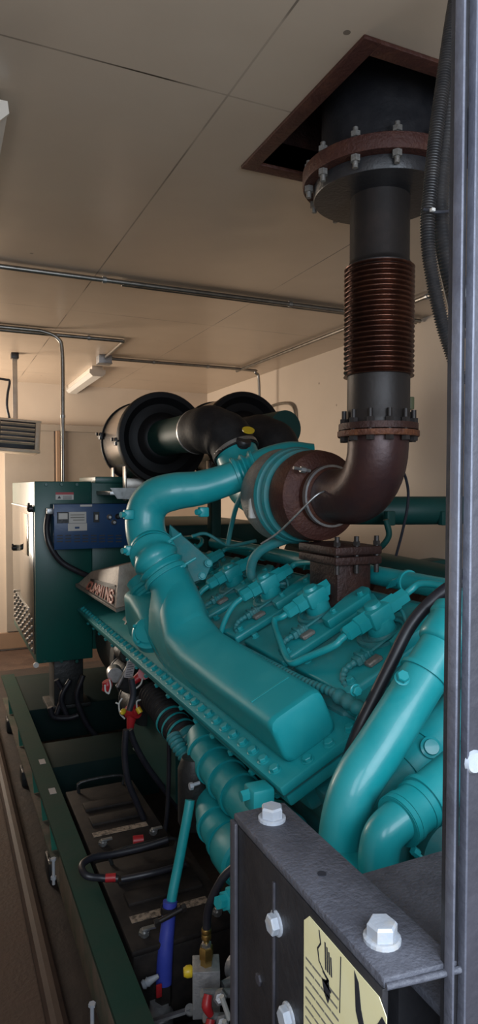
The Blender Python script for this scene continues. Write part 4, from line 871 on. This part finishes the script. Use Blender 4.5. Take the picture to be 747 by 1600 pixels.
for p in (p1, p2): bolt(tr, p, (0, 0, 1), .0165, .020, GALV, True)
b = nb(); lathe(b, [(.0055, 0), (.0055, .0012)], p3, (0, 0, 1), 20); obj('bolt_hole', b, INK, tr)
b = nb(); tube(b, [(.391, .514, BZ-.008), (.43, .508, BZ-.008), (.474, .502, BZ-.008)], .0035, 10, 6); obj('weld_bead', b, DUSTY, tr)
for p in (aX(433, 1442, .389), aX(452, 1587, .389)):
    bolt(rad, p, (-1, 0, 0), .013, .012, GALV, True)
p = aX(405, 1530, .389); bolt(rad, p, (-1, 0, 0), .008, .003, POSTM, False, 'plug')
# sticker on the side plate, (u along -Y, v down)
sx = .3885; sy0 = aX(476, 1422, sx).y; sz0 = aX(476, 1422, sx).z; sy1 = aX(605, 1560, sx).y; sw_ = sy0-sy1
b = nb(); sh = .20; c_ = .012
prism(b, [(sx, sy0, sz0-sh), (sx, sy0, sz0-c_), (sx, sy0-c_, sz0), (sx, sy1+c_, sz0), (sx, sy1, sz0-c_), (sx, sy1, sz0-sh)], (-.0008, 0, 0)); stk = obj('warning_sticker', b, CREAM, rad)
def st(u, v): return Vector((sx-.0009, sy0-u*sw_, sz0-v*sw_))
def sline(bm, pts, w): strokes(bm, [pts], lambda x, y: st(x, y), w*1.35, Vector((-.0004, 0, 0)))
def spoly(bm, pts): prism(bm, [st(*p) for p in pts], (-.0004, 0, 0))
b = nb()
sline(b, [(.50, .03), (.49, .42)], .0005)
sline(b, [(.22, .02), (.24, .10), (.20, .16), (.22, .24), (.27, .27)], .0007)
spoly(b, [(.26, .34), (.35, .30), (.37, .40), (.34, .47), (.29, .42)])
sline(b, [(.28, .28), (.34, .30), (.31, .34), (.37, .36)], .0012)
for k in range(4): sline(b, [(.30+.025*k, .06+.02*k), (.31+.025*k, .24)], .0008)
spoly(b, [(.66, .01), (.71, .06), (.74, .22), (.80, .36), (.75, .40), (.68, .27)])
spoly(b, [(.83, .33), (.96, .10), (1.0, .12), (.87, .38)])
for k in range(4): sline(b, [(.78, .40), (.76+.05*k, .55)], .0009)
obj('sticker_pictograms', b, INK, stk)
b = nb()
rnd = random.Random(3)
for k in range(13):
    v = .34+.075*k
    for col0, col1 in ((.04, .47), (.55, .97)):
        if col0 > .5 and k < 4: continue
        u = col0
        while u < col1-.05:
            L_ = min(rnd.uniform(.05, .14), col1-u)
            sline(b, [(u, v), (u+L_, v)], .0009); u += L_+.025
obj('sticker_print', b, INKG, stk)

post = thing('door_post', 'blurred dark steel post filling the right edge of the view', 'post', (.5, .47, 0))
b = nb(); box(b, .4565, .4595, .494, .506, 0, CZ-.002, .0008); obj('outer_flange', b, EDGEM, post, label='grey worn outer flange')
b = nb(); box(b, .4575, .4739, .5062, .512, 0, CZ-.002); obj('channel_gap', b, BLACK, post)
b = nb(); box(b, .4740, .4770, .496, .506, 0, CZ-.002, .0008); obj('inner_flange', b, EDGEM, post)
b = nb(); box(b, .4772, .60, .4985, .506, 0, CZ-.002); obj('post_face', b, POSTM, post)
p = aY(740, 1190, .498); b = nb(); lathe(b, [(.012, 0), (.010, .004)], Vector((p.x, .498, p.z)), (0, -1, 0), 16); obj('scuff_bolt', b, GALV, post)

# ------------------------------------------------------------------ cable loom hanging by the post
lm = thing('cable_loom', 'bundle of black corrugated cable looms hanging beside the post at top right', 'cable bundle', aY(700, 20, 1.05))
for k, (pts, r_, rb) in enumerate((
    ([(715, -20), (705, 40), (692, 130), (680, 220), (672, 300), (668, 350), (672, 410), (690, 500), (712, 570), (722, 600)], .0125, 190),
    ([(735, -20), (722, 50), (706, 140), (695, 230), (688, 300), (690, 350), (700, 420), (715, 470), (730, 510)], .0150, 150),
    ([(722, -20), (712, 60), (698, 150), (684, 240), (678, 310), (682, 360), (694, 420), (708, 480), (722, 530)], .0110, 0),
    ([(745, -20), (735, 60), (722, 150), (710, 230), (702, 300), (700, 350), (712, 420), (728, 470)], .0150, 0),
    ([(750, -20), (728, 60), (712, 150), (698, 220), (692, 280), (693, 340), (704, 400), (722, 450)], .013, 0))):
    b = nb(); tube(b, [aY(px, py, 1.02+.012*k) for px, py in pts], r_, 12 if rb else 14, 8, rib=rb, amp=.0018 if rb else 0); obj('loom_tube', b, LOOM, lm)
b = nb(); tube(b, [aY(662, 327, 1.0), aY(680, 331, .985), aY(700, 330, .985), aY(712, 326, 1.0)], .003, 8, 6); obj('cable_tie', b, INK, lm)
b = nb(); p = aY(676, 328, .98); box(b, p.x-.004, p.x+.004, p.y-.004, p.y+.004, p.z-.003, p.z+.003, .001); obj('tie_lock', b, WHITE, lm)

# ------------------------------------------------------------------ conduits, lights, heater
def conduit(pts, r, label, clips=(), n=6, sm=True):
    b = nb(); tube(b, pts, r, 14, n, sm); o = obj('conduit_pipe', b, CONDUIT); tag(o, label, 'conduit', None)
    for c, ax in clips:
        b = nb(); ring(b, c, ax, r, .02, .004, 18); obj('pipe_strap', b, ZINC, o)
    return o
zc = CZ-.020
conduit([(.10, 3.46, zc), (2.2, 3.46, zc), (2.86, 3.46, zc)], .013, 'front one of two conduits running together across the ceiling', [((.8, 3.46, zc), (1, 0, 0)), ((1.9, 3.46, zc), (1, 0, 0))], 2)
conduit([(.9, 3.495, zc), (2.2, 3.50, zc), (2.86, 3.50, zc)], .011, 'rear one of two conduits running together across the ceiling', [], 2)
yA = aZ(20, 517, zc).y
cxv = aY(98, 640, 4.75).x
conduit([(.20, 4.75, zc), (cxv-.22, 4.75, zc), (cxv-.12, 4.75, zc-.005), (cxv-.03, 4.75, zc-.04), (cxv, 4.75, zc-.14), (cxv, 4.75, 2.2), (cxv, 4.75, 1.72)], .014, 'conduit bending down from the ceiling to the control cabinet', [((cxv, 4.75, 2.2), (0, 0, 1))])
e_ = aZ(190, 536, zc); e0 = aZ(165, 558, zc)
conduit([(.20, 4.83, zc), (e_.x-.12, 4.83, zc), (e_.x-.01, 4.84, zc), (e_.x, 4.92, zc), (e0.x+.0, e0.y, zc)], .013, 'ceiling conduit curving to the junction box by the strip light', [((1.0, 4.83, zc), (1, 0, 0))])
jb = thing('junction_box', 'small grey junction box on the ceiling at the end of the strip light', 'junction box', (e0.x, e0.y+.05, CZ-.06))
b = nb(); box(b, e0.x-.055, e0.x+.055, e0.y, e0.y+.11, CZ-.065, CZ-.001, .003); obj('box_body', b, ALUB, jb)
b = nb(); box(b, e0.x-.058, e0.x+.058, e0.y-.003, e0.y+.113, CZ-.070, CZ-.0655, .001); obj('box_cover', b, ZINC, jb)
f0 = Vector((e0.x+.06, e0.y+.05, zc)); f1 = aY(372, 582, f0.y)
xr = aZ(395, 583, zc).x
conduit([f0, (xr-.16, f0.y, zc), (xr-.04, f0.y, zc-.02), (xr, f0.y, zc-.13), (xr, f0.y, 2.0), (xr, f0.y, 1.6)], .013, 'conduit from the junction box bending down near the right wall', [((1.7, f0.y, zc), (1, 0, 0)), ((2.2, f0.y, zc), (1, 0, 0))])
conduit([(2.53, 1.0, zc), (2.53, 3.0, zc), (2.53, f0.y+.1, zc)], .013, 'conduit running along the ceiling beside the right wall', [((2.53, 3.0, zc), (0, 1, 0)), ((2.53, 3.8, zc), (0, 1, 0))], 2)
g0 = aX(440, 630, XW-.02); conduit([g0+Vector((0, .3, -.01)), g0+Vector((0, .05, .0)), aX(455, 632, XW-.02), aX(461, 650, XW-.02), aX(461, 700, XW-.02)], .013, 'small bent conduit on the right wall above the rubber elbow')

def striplight(x0, x1, y0, y1, label):
    t = thing('strip_light', label, 'ceiling light', ((x0+x1)/2, (y0+y1)/2, CZ-.09), 'fluorescent strip lights on the ceiling')
    b = nb(); box(b, x0+.02, x1-.02, y0, y1, CZ-.045, CZ-.0005, .003); obj('light_housing', b, FIXT, t)
    b = nb(); prism(b, [(x0+.015, y0+.01, CZ-.046), (x1-.015, y0+.01, CZ-.046), (x1, y0+.01, CZ-.062), (x1-.03, y0+.01, CZ-.088), (x0+.03, y0+.01, CZ-.088), (x0, y0+.01, CZ-.062)], (0, y1-y0-.02, 0)); obj('diffuser', b, LENS, t)
    for yy in (y0-.002, y1-.010):
        b = nb(); prism(b, [(x0, yy, CZ-.03), (x1, yy, CZ-.03), (x1+.004, yy, CZ-.062), (x1-.026, yy, CZ-.092), (x0+.026, yy, CZ-.092), (x0-.004, yy, CZ-.062)], (0, .011, 0)); obj('end_cap', b, FIXT, t)
L1 = aZ(12, 176, CZ-.06)
striplight(L1.x-.145, L1.x, L1.y, L1.y+1.22, 'white strip light barely in view at the upper left edge')
L2 = aZ(160, 576, CZ-.03)
striplight(L2.x-.10, L2.x+.04, L2.y+.06, L2.y+1.28, 'long white strip light running away from the junction box')

ht = thing('unit_heater', 'cream hanging unit heater with dark louvres at the left edge', 'heater', (.7, 5.6, 2.0))
YH = 5.6; h00 = aY(1, 652, YH); h11 = aY(66, 706, YH)
hx0, hx1, hz0, hz1 = aY(-4, 700, YH).x, aY(64, 700, YH).x, aY(30, 705, YH).z, aY(30, 653, YH).z
Mh = Matrix.Translation((hx0, YH, (hz0+hz1)/2)) @ Matrix.Rotation(R(3), 4, 'Y')
hh = (hz1-hz0)/2; hw_ = hx1-hx0
b = nb(); box(b, 0, hw_, .01, .30, -hh, hh, .018, 3, Mh); obj('heater_case', b, HEATM, ht)
b = nb(); box(b, .02, hw_-.045, -.0, .012, -hh+.03, hh-.02, .004, 2, Mh); obj('grille_recess', b, INK, ht)
b = nb(); z_ = hh-.05
for k in range(5): 
    Ms = Mh @ Matrix.Translation((0, 0, hh-.05-k*(2*hh-.08)/5)) @ Matrix.Rotation(R(-28), 4, 'X'); box(b, .022, hw_-.05, -.03, .012, -.003, .003, 0, 1, Ms)
obj('louvres', b, HEATM, ht)
b = nb(); box(b, -.002, .018, -.012, .012, -hh+.01, hh-.01, .005, 2, Mh); box(b, hw_-.045, hw_-.005, -.008, .012, -hh+.01, hh-.01, .008, 2, Mh); box(b, 0, hw_, -.01, .012, -hh, -hh+.03, .006, 2, Mh); box(b, 0, hw_, -.01, .012, hh-.02, hh, .006, 2, Mh); obj('grille_frame', b, HEATM, ht)
hb = aY(24, 640, YH+.12)
b = nb(); box(b, hb.x-.02, hb.x+.02, YH+.12, YH+.13, hb.z-.1, CZ-.001, .002); obj('hanger_bar', b, HEATM, ht)
b = nb(); box(b, hb.x-.03, hb.x+.03, YH+.09, YH+.16, CZ-.045, CZ-.0005, .003); obj('hanger_clip', b, BLACK, ht)
b = nb(); tube(b, [aY(-15, 590, YH+.05), aY(8, 593, YH+.05), aY(15, 596, YH+.05), aY(12, 615, YH+.05), aY(11, 635, YH+.05), aY(15, 655, YH+.06)], .010, 10, 8)
tag(obj('heater_cord', b, CABLE), 'black cord hanging from the ceiling to the unit heater', 'cord')
